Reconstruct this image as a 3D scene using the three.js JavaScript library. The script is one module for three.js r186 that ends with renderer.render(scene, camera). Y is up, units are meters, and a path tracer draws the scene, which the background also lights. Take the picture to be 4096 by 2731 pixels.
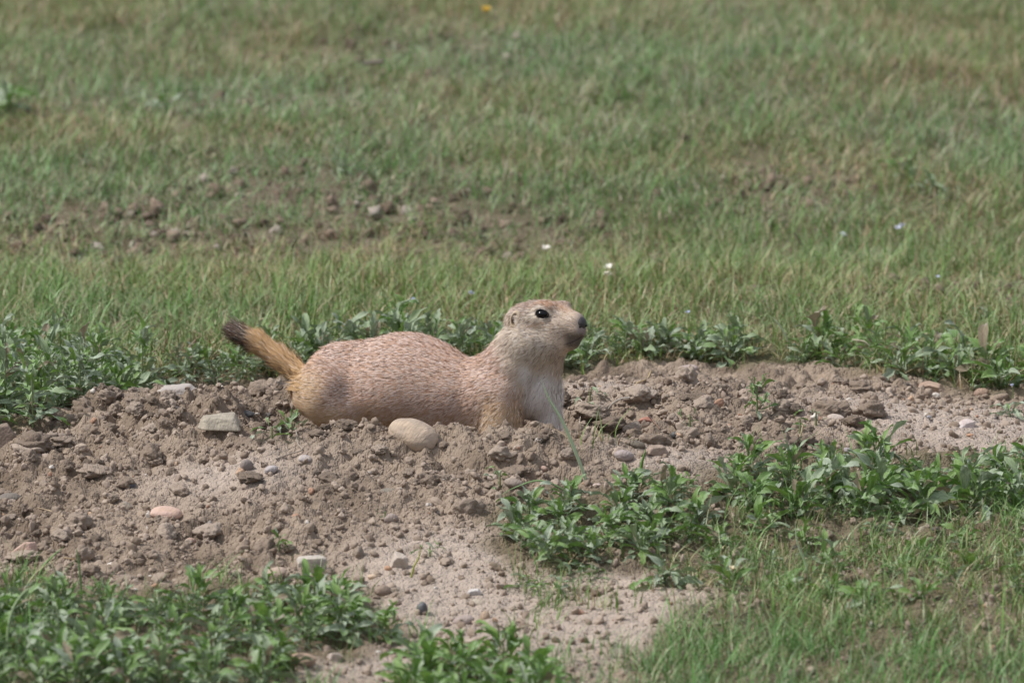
import * as THREE from 'three';
import { mergeGeometries, mergeVertices } from 'three/addons/utils/BufferGeometryUtils.js';

// ------------------------------------------------------------------ camera, sky, sun, exposure
const PITCH = 12 * Math.PI / 180, DIST = 9, S = 0.00115, W0 = 1024, H0 = 682;
const scene = new THREE.Scene();
const camera = new THREE.PerspectiveCamera(2 * Math.atan(341 * S / DIST) * 180 / Math.PI, W0 / H0, 0.1, 900);
camera.position.set(0, DIST * Math.sin(PITCH), DIST * Math.cos(PITCH));
camera.lookAt(0, 0, 0);
camera.focus = 8.33;
camera.userData.fStop = 9.8;
const SUN = new THREE.Vector3(-0.58, 0.80, 0.04).normalize();
{ // a hazy summer sky: pale blue overhead, whiter towards the horizon and round the sun
  const w = 512, h = 256, d = new Float32Array(w * h * 4);
  for (let j = 0; j < h; j++) for (let i = 0; i < w; i++) {
    const up = ((j + 0.5) / h - 0.5) * Math.PI, a = ((i + 0.5) / w - 0.5) * 2 * Math.PI, y = Math.sin(up), x = Math.cos(a) * Math.cos(up), z = Math.sin(a) * Math.cos(up);
    const g = Math.acos(Math.min(1, Math.max(-1, x * SUN.x + y * SUN.y + z * SUN.z))) * 180 / Math.PI, t = Math.pow(1 - Math.max(0, y), 3), halo = 1.1 * Math.exp(-g / 11) + 0.35 * Math.exp(-g / 38), o = (j * w + i) * 4, k = y < 0 ? 0.6 : 1;
    d[o] = k * (0.32 + 0.2 * t + halo); d[o + 1] = k * (0.36 + 0.195 * t + 0.99 * halo); d[o + 2] = k * (0.455 + 0.165 * t + 0.965 * halo); d[o + 3] = 1;
  }
  const sky = new THREE.DataTexture(d, w, h, THREE.RGBAFormat, THREE.FloatType); sky.mapping = THREE.EquirectangularReflectionMapping; sky.magFilter = THREE.LinearFilter; sky.needsUpdate = true;
  scene.background = sky; scene.environment = sky;
}
const sun = new THREE.DirectionalLight(new THREE.Color(1, 0.98, 0.955), 3.0);
sun.position.copy(SUN).multiplyScalar(20);
sun.castShadow = true; sun.shadow.radius = 5; sun.shadow.mapSize.set(4096, 4096);
Object.assign(sun.shadow.camera, { left: -3, right: 3, top: 4, bottom: -4, near: 1, far: 40 });
scene.add(sun, sun.target);
const renderer = new THREE.WebGLRenderer({ antialias: true });
renderer.toneMapping = THREE.LinearToneMapping;
renderer.toneMappingExposure = 1.27;
renderer.shadowMap.enabled = true;

// ------------------------------------------------------------------ helpers
function rng(seed) { let a = seed >>> 0; return () => { a = (a + 0x6D2B79F5) >>> 0; let t = a; t = Math.imul(t ^ (t >>> 15), t | 1); t ^= t + Math.imul(t ^ (t >>> 7), t | 61); return ((t ^ (t >>> 14)) >>> 0) / 4294967296; }; }
const hash = (x, y, z) => { let h = Math.imul(x, 374761393) + Math.imul(y, 668265263) + Math.imul(z, 2147483647 ^ 0x5bd1e995); h = Math.imul(h ^ (h >>> 13), 1274126177); return ((h ^ (h >>> 16)) >>> 0) / 4294967296; };
const clamp = (x, a = 0, b = 1) => Math.min(b, Math.max(a, x));
const smooth = (a, b, x) => { const t = clamp((x - a) / (b - a)); return t * t * (3 - 2 * t); };
const lerp = (a, b, t) => a + (b - a) * t;
const mix3 = (a, b, t) => [lerp(a[0], b[0], t), lerp(a[1], b[1], t), lerp(a[2], b[2], t)];
function vnoise(x, y, z, s = 0) {
  const xi = Math.floor(x), yi = Math.floor(y), zi = Math.floor(z), fx = x - xi, fy = y - yi, fz = z - zi;
  const u = fx * fx * (3 - 2 * fx), v = fy * fy * (3 - 2 * fy), w = fz * fz * (3 - 2 * fz), h = (i, j, k) => hash(xi + i, yi + j, zi + k + s * 101);
  return lerp(lerp(lerp(h(0, 0, 0), h(1, 0, 0), u), lerp(h(0, 1, 0), h(1, 1, 0), u), v), lerp(lerp(h(0, 0, 1), h(1, 0, 1), u), lerp(h(0, 1, 1), h(1, 1, 1), u), v), w) * 2 - 1;
}
const fbm = (x, y, z, o = 4, s = 0) => { let a = 0, g = 1; for (let i = 0; i < o; i++, g *= 0.5, x *= 2.03, y *= 2.03, z *= 2.03) a += g * vnoise(x, y, z, s + i); return a; };
// rounded lumps of one size: the tallest of the domes sitting in the cells round a point
function lumps(x, z, c, s) {
  x /= c; z /= c; const xi = Math.floor(x), zi = Math.floor(z); let best = 0;
  for (let i = -1; i <= 1; i++) for (let j = -1; j <= 1; j++) {
    const h = hash(xi + i, zi + j, s), px = xi + i + hash(xi + i, zi + j, s + 1), pz = zi + j + hash(xi + i, zi + j, s + 2), r = 0.3 + 0.55 * h * h;
    const d = ((x - px) ** 2 + (z - pz) ** 2) / (r * r);
    if (d < 1) best = Math.max(best, r * Math.sqrt(1 - d));
  }
  return best * c;
}
const hex = (h) => { const c = new THREE.Color(h); return [c.r, c.g, c.b]; };
const names = new Map();
const numbered = (n) => { const k = names.get(n) ?? 0; names.set(n, k + 1); return k ? `${n}_${String(k).padStart(3, '0')}` : n; };
function tag(o, label, category, group, kind) {
  if (label) o.userData.label = label;
  if (category) o.userData.category = category;
  if (group) o.userData.group = group;
  if (kind) o.userData.kind = kind;
  return o;
}
function thing(name, position, label, category, group) { const g = new THREE.Group(); g.name = numbered(name); g.position.copy(position); scene.add(g); return tag(g, label, category, group); }
function mesh(name, geometry, material, parent = scene, top = parent === scene) {
  const m = new THREE.Mesh(geometry, material); m.name = top ? numbered(name) : name; m.castShadow = m.receiveShadow = true; parent.add(m); return m;
}
function geometryOf(position, index, color, uv) {
  const g = new THREE.BufferGeometry();
  g.setAttribute('position', new THREE.BufferAttribute(position instanceof Float32Array ? position : new Float32Array(position), 3));
  if (color) g.setAttribute('color', new THREE.BufferAttribute(color instanceof Float32Array ? color : new Float32Array(color), 3));
  if (uv) g.setAttribute('uv', new THREE.BufferAttribute(uv instanceof Float32Array ? uv : new Float32Array(uv), 2));
  if (index) g.setIndex(index instanceof Uint32Array ? new THREE.BufferAttribute(index, 1) : index);
  return g;
}
// the line of sight through a pixel of the 1024 x 682 photograph
const C = camera.position.clone(), FW = new THREE.Vector3(0, -Math.sin(PITCH), -Math.cos(PITCH)), UP = new THREE.Vector3(0, Math.cos(PITCH), -Math.sin(PITCH));
const sight = (px, py) => new THREE.Vector3((px - 512) * S, 0, 0).addScaledVector(UP, (341 - py) * S).addScaledVector(FW, DIST).normalize();
function project(p) { const d = p.clone().sub(C), w = d.dot(FW); return [512 + d.x / w * DIST / S, 341 - d.dot(UP) / w * DIST / S]; }

// ------------------------------------------------------------------ the lie of the land
const CR = { x: -0.085, z: 0.655 };
function baseHeight(x, z) {
  const dx = (x + 0.02) / 0.86, dz = z - 0.62, r = Math.hypot(dx, dz / (dz < 0 ? 0.41 : 0.60));
  let h = 0.064 * (1 - smooth(0.22, 1, r));
  h += 0.0175 * Math.exp(-(((x + 0.09) / 0.22) ** 4) - ((z - 0.81) / 0.06) ** 2);
  h += 0.006 * Math.exp(-(((x + 0.175) / 0.07) ** 4) - ((z - 0.8) / 0.05) ** 2);
  const cx = (x - CR.x) / 0.185, cz = (z - CR.z - 0.12 * (x - CR.x)) / 0.098;
  h -= 0.075 * Math.exp(-(cx * cx * cx * cx) - cz * cz * cz * cz);
  h -= 0.035 * Math.exp(-(((z + 0.64) / 0.24) ** 2)) * (0.75 + 0.25 * Math.sin(x * 3.1 + 1));
  h += 0.012 * vnoise(x * 2.3, 0, z * 2.3, 7) * smooth(0.5, 1.0, r) + 0.006 * vnoise(x * 7, 3, z * 7, 9);
  return h;
}
function hit(px, py, height = baseHeight) {
  const d = sight(px, py); let t = 6.2, step = 0.02;
  const under = (t) => C.y + d.y * t - height(C.x + d.x * t, C.z + d.z * t) < 0;
  while (t < 40 && !under(t)) t += step;
  let a = t - step, b = t;
  for (let i = 0; i < 18; i++) { const m = (a + b) / 2; under(m) ? b = m : a = m; }
  return new THREE.Vector3(C.x + d.x * b, C.y + d.y * b, C.z + d.z * b);
}
// outlines that the photograph shows, carried onto the land
const outline = (s) => s.trim().split(/\s+/).map((p) => { const [x, y] = p.split(',').map(Number), h = hit(x, y); return [h.x, h.z]; });
function inside(poly, x, z) { let r = false; for (let i = 0, j = poly.length - 1; i < poly.length; j = i++) { const [a, b] = poly[i], [c, d] = poly[j]; if ((b > z) !== (d > z) && x < (c - a) * (z - b) / (d - b) + a) r = !r; } return r; }
function edgeDistance(poly, x, z) { let m = 9; for (let i = 0, j = poly.length - 1; i < poly.length; j = i++) { const [a, b] = poly[i], [c, d] = poly[j], ex = c - a, ez = d - b, t = clamp(((x - a) * ex + (z - b) * ez) / (ex * ex + ez * ez)); m = Math.min(m, Math.hypot(x - a - t * ex, z - b - t * ez)); } return inside(poly, x, z) ? m : -m; }
const SOIL = [
  outline('-70,436 20,428 60,408 95,398 140,391 200,386 250,384 300,377 380,372 470,370 560,373 600,366 650,362 760,362 830,364 870,371 900,380 960,388 1024,394 1100,400 1100,450 1024,448 960,452 900,450 850,454 800,452 750,450 738,462 690,476 640,481 580,480 552,490 515,502 492,512 486,540 505,562 560,578 640,566 690,566 715,590 695,618 650,640 625,690 560,692 548,662 500,650 445,648 412,660 398,690 275,690 300,668 385,655 402,636 388,612 376,592 330,578 250,580 200,583 130,590 60,582 30,572 -70,572'),
];
const soilDistance = (x, z) => Math.max(...SOIL.map((p) => edgeDistance(p, x, z)));
const blob = (px, py, rx, rz) => { const h = hit(px, py); return (x, z) => Math.exp(-(((x - h.x) / rx) ** 2) - ((z - h.z) / rz) ** 2); };
const CRUST = [blob(950, 415, 0.17, 0.16), blob(1040, 430, 0.15, 0.16), blob(690, 460, 0.09, 0.06), blob(500, 600, 0.16, 0.16), blob(600, 620, 0.16, 0.18), blob(430, 560, 0.07, 0.07), blob(590, 383, 0.07, 0.06), blob(230, 470, 0.09, 0.06), blob(330, 665, 0.2, 0.1)];
const crustAt = (x, z) => clamp(CRUST.reduce((s, f) => s + f(x, z), 0));
const BARE = [blob(230, 248, 0.2, 0.15), blob(265, 212, 0.2, 0.15), blob(430, 248, 0.15, 0.13), blob(520, 238, 0.14, 0.13), blob(345, 205, 0.13, 0.13), blob(110, 245, 0.15, 0.12), blob(60, 262, 0.1, 0.08), blob(790, 205, 0.07, 0.08), blob(770, 180, 0.08, 0.1), blob(180, 110, 0.3, 0.10), blob(420, 58, 0.14, 0.16), blob(960, 290, 0.2, 0.10)];
const bareAt = (x, z) => clamp(BARE.reduce((s, f) => s + f(x, z), 0));
function relief(x, z, soil) {
  const wild = 1 - soil, near = smooth(1.0, 0.75, Math.abs(x)) * smooth(-0.05, 0.15, z) * smooth(1.9, 1.7, z);
  const rest = wild < 0.02 ? 0 : wild * (0.006 * vnoise(x * 30, 1, z * 30, 3) + (near > 0 ? near * (0.004 * fbm(x * 50, 4, z * 50, 3, 16) + 0.5 * lumps(x, z, 0.011, 44)) : 0));
  if (soil < 0.02) return rest;
  const c = crustAt(x, z), rough = 1 - 0.85 * c, w1 = 0.010 * vnoise(x * 45, 0, z * 45, 5), w2 = 0.010 * vnoise(x * 45, 7, z * 45, 6), w3 = 0.004 * vnoise(x * 130, 0, z * 130, 8);
  const big = clamp(0.5 + 0.9 * vnoise(x * 8, 2, z * 8, 11));
  let h = -0.009 + 0.006 * fbm(x * 16, 0, z * 16, 3, 14) + 0.0045 * fbm(x * 52, 1, z * 52, 4, 15);
  h += 0.5 * lumps(x + w1, z + w2, 0.034, 21) * big + 0.6 * lumps(x + w2, z + w1, 0.018, 31) * (0.25 + 0.75 * big) + 0.55 * lumps(x + w3, z - w3, 0.009, 41);
  h = h * rough + 0.0016 * fbm(x * 150, 0, z * 150, 3, 4);
  h -= 0.005 * smooth(0.045, 0.0, Math.abs(fbm(x * 7, 3, z * 10, 3, 18))) * c;
  return h * soil + rest;
}
const soilAt = (x, z) => { if (x < -0.85 || x > 0.85 || z < -0.1 || z > 1.9) return 0; return smooth(-0.018, 0.022, soilDistance(x, z) + 0.022 * vnoise(x * 26, 5, z * 26, 13)); };
const height = (x, z) => baseHeight(x, z) + relief(x, z, soilAt(x, z));

function axis(fine0, fine1, step, lo, hi) {
  const a = [fine0]; while (a[a.length - 1] < fine1) a.push(a[a.length - 1] + step);
  let s = step; while (a[a.length - 1] < hi) { s *= 1.09; a.push(a[a.length - 1] + s); }
  s = step; while (a[0] > lo) { s *= 1.09; a.unshift(a[0] - s); }
  return a;
}
function noiseTexture(n, seed, f) { const d = new Uint8Array(n * n * 4); for (let y = 0; y < n; y++) for (let x = 0; x < n; x++) { const v = f(x / n, y / n, seed), k = (y * n + x) * 4; d[k] = d[k + 1] = d[k + 2] = clamp(v) * 255; d[k + 3] = 255; } const t = new THREE.DataTexture(d, n, n); t.wrapS = t.wrapT = THREE.RepeatWrapping; t.magFilter = THREE.LinearFilter; t.minFilter = THREE.LinearMipmapLinearFilter; t.generateMipmaps = true; t.needsUpdate = true; return t; }
// grains of earth, tiling: domes in wrapped cells
const grain = noiseTexture(512, 5, (u, v) => {
  let out = 0;
  for (const [n, a] of [[36, 0.5], [80, 0.32], [150, 0.2]]) {
    const x = u * n, y = v * n, xi = Math.floor(x), yi = Math.floor(y); let b = 0;
    for (let i = -1; i <= 1; i++) for (let j = -1; j <= 1; j++) {
      const cx = ((xi + i) % n + n) % n, cy = ((yi + j) % n + n) % n, r = 0.3 + 0.6 * hash(cx, cy, n);
      const d = ((x - xi - i - hash(cx, cy, n + 1)) ** 2 + (y - yi - j - hash(cx, cy, n + 2)) ** 2) / (r * r);
      if (d < 1) b = Math.max(b, Math.sqrt(1 - d) * r);
    }
    out += a * b;
  }
  return out;
});
const earth = new THREE.MeshStandardMaterial({ vertexColors: true, roughness: 1, bumpMap: grain, bumpScale: 0.004 });
const SOILC = hex('#978573'), DARKC = hex('#716151'), CRUSTC = hex('#b0a092'), LITTER = hex('#74674f'), MOSS = hex('#555a36'), BARE_C = hex('#756555');
{
  const xs = axis(-0.78, 0.78, 0.0031, -260, 260), zs = axis(0.12, 1.72, 0.0031, -320, 120), nx = xs.length, nz = zs.length;
  const pos = new Float32Array(nx * nz * 3), col = new Float32Array(nx * nz * 3), uv = new Float32Array(nx * nz * 2), idx = new Uint32Array((nx - 1) * (nz - 1) * 6);
  let k = 0;
  for (let j = 0; j < nz; j++) for (let i = 0; i < nx; i++, k++) {
    const x = xs[i], z = zs[j], s = soilAt(x, z), y = baseHeight(x, z) + relief(x, z, s);
    pos.set([x, y, z], k * 3); uv.set([x / 0.16, z / 0.16], k * 2);
    const c = crustAt(x, z), n = fbm(x * 18, 0, z * 18, 3, 17), m = vnoise(x * 140, 0, z * 140, 19), b = bareAt(x, z);
    let soilC = mix3(mix3(SOILC, DARKC, clamp(0.5 + 0.7 * n) * (1 - c)), CRUSTC, c * 0.8);
    let wild = mix3(mix3(LITTER, MOSS, clamp(0.45 + 0.6 * fbm(x * 9, 4, z * 9, 3, 23))), BARE_C, b * 0.85);
    const far = smooth(2.5, 12, Math.hypot(x, z)); wild = mix3(wild, hex('#5f6b3c'), far * 0.8); wild = mix3(wild, mix3(DARKC, LITTER, 0.4), 0.75 * smooth(1.0, 0.8, Math.abs(x)) * smooth(0.1, 0.25, z) * smooth(1.9, 1.6, z));
    const q = mix3(wild, soilC, s), t = 1 + 0.16 * m;
    col.set([q[0] * t, q[1] * t, q[2] * t], k * 3);
  }
  k = 0;
  for (let j = 0; j < nz - 1; j++) for (let i = 0; i < nx - 1; i++) { const a = j * nx + i, b = a + 1, c = a + nx, d = c + 1; idx.set([a, c, b, b, c, d], k); k += 6; }
  const g = geometryOf(pos, idx, col, uv); g.computeVertexNormals();
  const ground = mesh('ground', g, earth); ground.userData.kind = 'structure';
  var GROUND = ground;
}

// ------------------------------------------------------------------ the prairie dog
// Its shape is laid out in a frame of its own: x to the right, y up, z towards the viewer, one unit = 1.067 mm.
{
  const K = 0.001067, OX = 430, OY = 430;
  const prims = [];
  const turn = (a, b) => { a *= Math.PI / 180; b *= Math.PI / 180; const m = new THREE.Matrix4().makeRotationY(b).multiply(new THREE.Matrix4().makeRotationZ(a)).elements; return [[m[0], m[1], m[2]], [m[4], m[5], m[6]], [m[8], m[9], m[10]]]; };
  const E = (x, y, z, rx, ry, rz, k = 8, a = 0, b = 0) => prims.push({ e: 1, c: [x - OX, OY - y, z], r: [rx, ry, rz], k, m: turn(a, b) });
  const L = (x0, y0, z0, r0, x1, y1, z1, r1, k = 8) => prims.push({ a: [x0 - OX, OY - y0, z0], b: [x1 - OX, OY - y1, z1], r0, r1, k });
  // trunk
  E(354, 389, -20, 43, 47, 37, 8);
  E(400, 385, -10, 58, 49.5, 45, 14);
  E(445, 396, -4, 46, 43, 39, 14);
  E(487, 405, 2, 36, 45, 33, 12);
  // haunch and buttock
  E(325, 391, 8, 25, 33, 28, 13, 6);
  E(337, 374, -14, 28, 28.5, 30, 9); E(416, 384, -9, 50, 45, 38, 16, -9);
  E(311, 395, -6, 16, 20, 24, 8);
  E(344, 410, 4, 22, 20, 26, 12);
  // tail
L(320, 388, -22, 13, 301, 374, -23, 8.8, 8); L(301, 374, -23, 8.8, 280, 358, -24, 7.6, 4); L(280, 358, -24, 7.6, 257, 342, -25, 6.9, 4); L(257, 342, -25, 6.9, 238, 332.5, -26, 4.4, 4);
  // neck
  L(492, 394, 2, 34, 519, 353, 14, 26, 13);
  L(509, 378, 10, 27, 528, 352, 18, 22, 9);
  L(545, 378, 10, 14, 552, 353, 18, 13, 7);
  // chest and the two forelegs
  E(537, 389, 3, 22.5, 27, 22, 7);
  L(501, 394, 28, 19, 501, 444, 35, 18.5, 9); E(487, 392, 22, 17, 22, 19, 10, -20); L(500, 444, 33, 16, 516, 456, 44, 9, 8);
  L(548, 396, 4, 13, 552, 446, 8, 10, 6); L(552, 446, 8, 9, 562, 453, 12, 6, 5);
  // head
  E(536, 321, 18, 27, 19.5, 21, 9);
  E(522, 322, 16, 14, 14, 18, 6);
  E(557, 315, 21, 16, 13, 16, 8);
  E(528, 343, 20, 26.5, 22.5, 24, 6, -8);
  E(553, 341.5, 23, 20, 15.5, 15.5, 8, 14, -20);
  E(557, 326, 25, 17, 15, 16, 8);
  E(567, 326, 27, 16.5, 14.5, 14, 7, -8, -22);
  E(575, 321, 31.5, 10, 9, 10.5, 5, -10, -25);
  E(576, 331, 31, 9.5, 9, 10.5, 5);
  E(570, 341, 28, 10, 8.5, 10, 5);
  E(545, 306.5, 32, 11, 5.5, 7, 6, -6, -15); E(563, 306.5, 9, 8, 5.5, 8, 7);
  E(543, 313.5, 35, 8, 7, 4.5, 5);
  E(516, 320, 29, 5.5, 8, 4, 5, 12);
  const ecc = (q, p) => {
    const d = [q[0] - p.c[0], q[1] - p.c[1], q[2] - p.c[2]], m = p.m, u = [d[0] * m[0][0] + d[1] * m[0][1] + d[2] * m[0][2], d[0] * m[1][0] + d[1] * m[1][1] + d[2] * m[1][2], d[0] * m[2][0] + d[1] * m[2][1] + d[2] * m[2][2]];
    const a = Math.hypot(u[0] / p.r[0], u[1] / p.r[1], u[2] / p.r[2]), b = Math.hypot(u[0] / p.r[0] ** 2, u[1] / p.r[1] ** 2, u[2] / p.r[2] ** 2);
    return b < 1e-9 ? -Math.min(...p.r) : a * (a - 1) / b;
  };
  const cap = (q, p) => { const e = [p.b[0] - p.a[0], p.b[1] - p.a[1], p.b[2] - p.a[2]], d = [q[0] - p.a[0], q[1] - p.a[1], q[2] - p.a[2]], t = clamp((d[0] * e[0] + d[1] * e[1] + d[2] * e[2]) / (e[0] ** 2 + e[1] ** 2 + e[2] ** 2)); return Math.hypot(d[0] - t * e[0], d[1] - t * e[1], d[2] - t * e[2]) - lerp(p.r0, p.r1, t); };
  const eyeSpot = [541.7 - OX, OY - 313.6];
  const sdf = (x, y, z) => {
    const q = [x, y, z]; let d = 99;
    for (const p of prims) { const v = p.e ? ecc(q, p) : cap(q, p), h = clamp(0.5 + 0.5 * (d - v) / p.k); d = lerp(d, v, h) - p.k * h * (1 - h); }
    // the crease in front of the haunch, the folds beside the foreleg, the mouth
    return d;
  };
  const grad = (x, y, z, e = 0.7) => { const n = [sdf(x + e, y, z) - sdf(x - e, y, z), sdf(x, y + e, z) - sdf(x, y - e, z), sdf(x, y, z + e) - sdf(x, y, z - e)], l = Math.hypot(...n) || 1; return [n[0] / l, n[1] / l, n[2] / l]; };
  function surfaceNets(lo, hi, cell) {
    const n = lo.map((v, i) => Math.ceil((hi[i] - v) / cell) + 1), [nx, ny, nz] = n, f = new Float32Array(nx * ny * nz);
    for (let k = 0, o = 0; k < nz; k++) for (let j = 0; j < ny; j++) for (let i = 0; i < nx; i++) f[o++] = sdf(lo[0] + i * cell, lo[1] + j * cell, lo[2] + k * cell);
    const id = new Int32Array(f.length).fill(-1), P = [], I = [], at = (i, j, k) => i + nx * (j + ny * k);
    for (let k = 0; k < nz - 1; k++) for (let j = 0; j < ny - 1; j++) for (let i = 0; i < nx - 1; i++) {
      let c = 0, s = [0, 0, 0]; const o = at(i, j, k);
      for (let a = 0; a < 3; a++) for (let u = 0; u < 2; u++) for (let v = 0; v < 2; v++) {
        const p = [0, 0, 0]; p[(a + 1) % 3] = u; p[(a + 2) % 3] = v; const q = p.slice(); q[a] = 1;
        const f0 = f[at(i + p[0], j + p[1], k + p[2])], f1 = f[at(i + q[0], j + q[1], k + q[2])];
        if ((f0 < 0) !== (f1 < 0)) { const t = f0 / (f0 - f1); for (let b = 0; b < 3; b++) s[b] += b === a ? t : p[b]; c++; }
      }
      if (c) { id[o] = P.length / 3; P.push(lo[0] + (i + s[0] / c) * cell, lo[1] + (j + s[1] / c) * cell, lo[2] + (k + s[2] / c) * cell); }
    }
    const st = [1, nx, nx * ny];
    for (let k = 1; k < nz - 1; k++) for (let j = 1; j < ny - 1; j++) for (let i = 1; i < nx - 1; i++) {
      const o = at(i, j, k);
      for (let a = 0; a < 3; a++) {
        const f0 = f[o], f1 = f[o + st[a]]; if ((f0 < 0) === (f1 < 0)) continue;
        const b = st[(a + 1) % 3], c = st[(a + 2) % 3], q = [id[o - b - c], id[o - c], id[o], id[o - b]];
        if (q.some((v) => v < 0)) continue;
        f0 < 0 ? I.push(q[0], q[1], q[2], q[0], q[2], q[3]) : I.push(q[0], q[2], q[1], q[0], q[3], q[2]);
      }
    }
    return { P, I };
  }
  const { P, I } = surfaceNets([220 - OX, -35, -75], [600 - OX, 140, 75], 1.7);
  const N = new Float32Array(P.length);
  for (let i = 0; i < P.length; i += 3) N.set(grad(P[i], P[i + 1], P[i + 2]), i);
  // the way the hair lies: along a line from the nose over the back to the tip of the tail
  const SP = [[584, 322, 44], [560, 314, 30], [528, 316, 16], [505, 348, 6], [486, 366, 0], [440, 364, -6], [385, 356, -14], [335, 368, -20], [306, 384, -23], [284, 362, -26], [256, 342, -28], [228, 331, -30]].map(([x, y, z]) => [x - OX, OY - y, z]);
  function flow(q, n) {
    let w = 0, d = [0, 0, 0], near = 1e9, side = 0;
    for (let i = 0; i < SP.length - 1; i++) {
      const a = SP[i], b = SP[i + 1], e = [b[0] - a[0], b[1] - a[1], b[2] - a[2]], l = Math.hypot(...e), p = [q[0] - a[0], q[1] - a[1], q[2] - a[2]], t = clamp((p[0] * e[0] + p[1] * e[1] + p[2] * e[2]) / (l * l));
      const r = Math.hypot(p[0] - t * e[0], p[1] - t * e[1], p[2] - t * e[2]), g = 1 / (r * r + 30) ** 2;
      w += g; for (let c = 0; c < 3; c++) d[c] += g * e[c] / l;
      if (r < near) { near = r; side = a[1] + t * e[1] - q[1]; }
    }
    d = d.map((v) => v / w);
    const tail = q[0] < 304 - OX && q[1] > OY - 392;
    if (!tail) { const px = q[0] + OX, down = smooth(10, 80, side) * 0.75 + smooth(505, 540, px) * smooth(25, 60, side) * 1.6; d[1] -= down; }
    const k = d[0] * n[0] + d[1] * n[1] + d[2] * n[2]; d = [d[0] - k * n[0], d[1] - k * n[1], d[2] - k * n[2]]; const l = Math.hypot(...d) || 1;
    return [d[0] / l, d[1] / l, d[2] / l];
  }
  // coat colours by place on the body: undercoat, share of pale tips, share of dark guard hairs, hair length
  const H = { flank: hex('#ba957d'), back: hex('#b69079'), buff: hex('#cbac84'), buffDark: hex('#b08a62'), cream: hex('#d9cab6'), chest: hex('#ebe5e0'), crown: hex('#a18676'), brow: hex('#ad7f59'), cheek: hex('#ccbba6'), face: hex('#bfa994'), snout: hex('#8d7f79'), dark: hex('#3a2f2b'), black: hex('#120e0d'), white: hex('#f0e8e2'), brown: hex('#6b4a39'), tail: hex('#c19a69') };
  function coat(q, n) {
    const x = q[0] + OX, y = OY - q[1], z = q[2], wob = 5 * vnoise(x * 0.08, y * 0.08, z * 0.08, 61);
    let base = mix3(H.back, H.flank, smooth(340, 380, y + wob)), pale = 0.5, dark = 0.11, len = 7.5;
    const low = smooth(395, 425, y + wob) * smooth(440, 350, x); base = mix3(base, H.buff, 0.85 * low); base = mix3(base, H.buff, 0.45 * smooth(402, 428, y + wob));
    const rump = smooth(336, 312, x + wob); base = mix3(base, H.buff, 0.8 * rump * smooth(355, 385, y)); pale = lerp(pale, 0.15, Math.max(low, rump)); dark = lerp(dark, 0.04, Math.max(low, rump));
    const tail = smooth(310, 302, x) * smooth(396, 388, y); base = mix3(base, H.tail, tail); pale = lerp(pale, 0.12, tail); dark = lerp(dark, 0.14, tail); len = lerp(len, 11, tail) + 3 * smooth(262, 246, x) * tail;
    const tip = smooth(259, 248, x + wob * 0.8 - (y - 338) * 0.25) * tail; base = mix3(base, H.black, tip); pale = lerp(pale, 0.015, tip); dark = lerp(dark, 0.5, tip);
    const leg = smooth(474, 494, x + wob) * smooth(384, 412, y); base = mix3(base, H.buff, 0.8 * leg); pale = lerp(pale, 0.3, leg);
    const neck = smooth(492, 512, x - (y - 350) * 0.35 + wob) * smooth(415, 385, y); base = mix3(base, H.cream, 0.72 * neck); pale = lerp(pale, 0.3, neck); dark = lerp(dark, 0.05, neck); len = lerp(len, 9, neck);
    const chest = smooth(519, 528, x + wob * 0.5 - z * 0.06 + 1) * smooth(360, 374, y - (x - 540) * 0.3 + wob * 0.5); base = mix3(base, H.chest, 0.95 * chest); pale = lerp(pale, 0.25, chest); dark = lerp(dark, 0.08, chest); len = lerp(len, 10, chest);
    const head = smooth(505, 516, x) * smooth(366, 352, y);
    if (head > 0) {
      let c = H.cheek, p = 0.4, d = 0.2, l = 6;
      const crown = smooth(317, 305, y + (x - 540) * 0.08); c = mix3(c, H.crown, crown * 0.9); d = lerp(d, 0.24, crown); p = lerp(p, 0.3, crown);
      const brow = Math.exp(-(((x - 548) / 11) ** 2) - ((y - 304.5) / 3.5) ** 2) + 0.8 * Math.exp(-(((x - 567) / 8) ** 2) - ((y - 309) / 4) ** 2); c = mix3(c, H.brow, clamp(brow * 1.0));
      const under = Math.exp(-(((x - 537) / 12) ** 2) - ((y - 323) / 4) ** 2); c = mix3(c, H.brow, 0.5 * under);
      const side = smooth(545, 556, x) * smooth(312, 318, y); c = mix3(c, H.face, side); d = lerp(d, 0.14, side); l = lerp(l, 3.6, smooth(540, 560, x));
      const bridge = smooth(562, 570, x) * smooth(318, 312, y); c = mix3(c, hex('#b9a08a'), bridge * 0.8);
      const nose = smooth(573, 581, x + (y - 320) * 0.1) * smooth(305, 313, y) * smooth(337, 330, y); c = mix3(c, H.snout, nose); l = lerp(l, 1.8, nose); p = lerp(p, 0.05, nose);
      const lip = smooth(561, 570, x + wob * 0.4) * smooth(329, 336, y + wob * 0.3) * smooth(350, 344, y); c = mix3(c, H.dark, lip * 0.85); p = lerp(p, 0.05, lip); l = lerp(l, 2.5, lip);
      const ring = Math.hypot((x - 541.7) / 8.2, (y - 313.6) / 6.0); if (ring < 1.4) c = mix3(c, hex('#e8dac6'), 0.6 * smooth(1.4, 1.12, ring)); if (ring < 0.84) c = H.dark; const duct = Math.exp(-(((x - 549.5) / 2.6) ** 2) - ((y - 316.8) / 1.5) ** 2); c = mix3(c, H.black, clamp(duct * 1.1));
      const streaks = clamp(2.2 * vnoise(x * 0.55 + y * 0.2, y * 0.75, z * 0.4, 91) - 0.35) * smooth(519, 526, x) * smooth(572, 562, x); c = mix3(c, hex('#7d6656'), 0.65 * streaks); const dot = Math.exp(-(((x - 530) / 1.8) ** 2) - ((y - 320.3) / 1.5) ** 2); c = mix3(c, H.black, dot);
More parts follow.
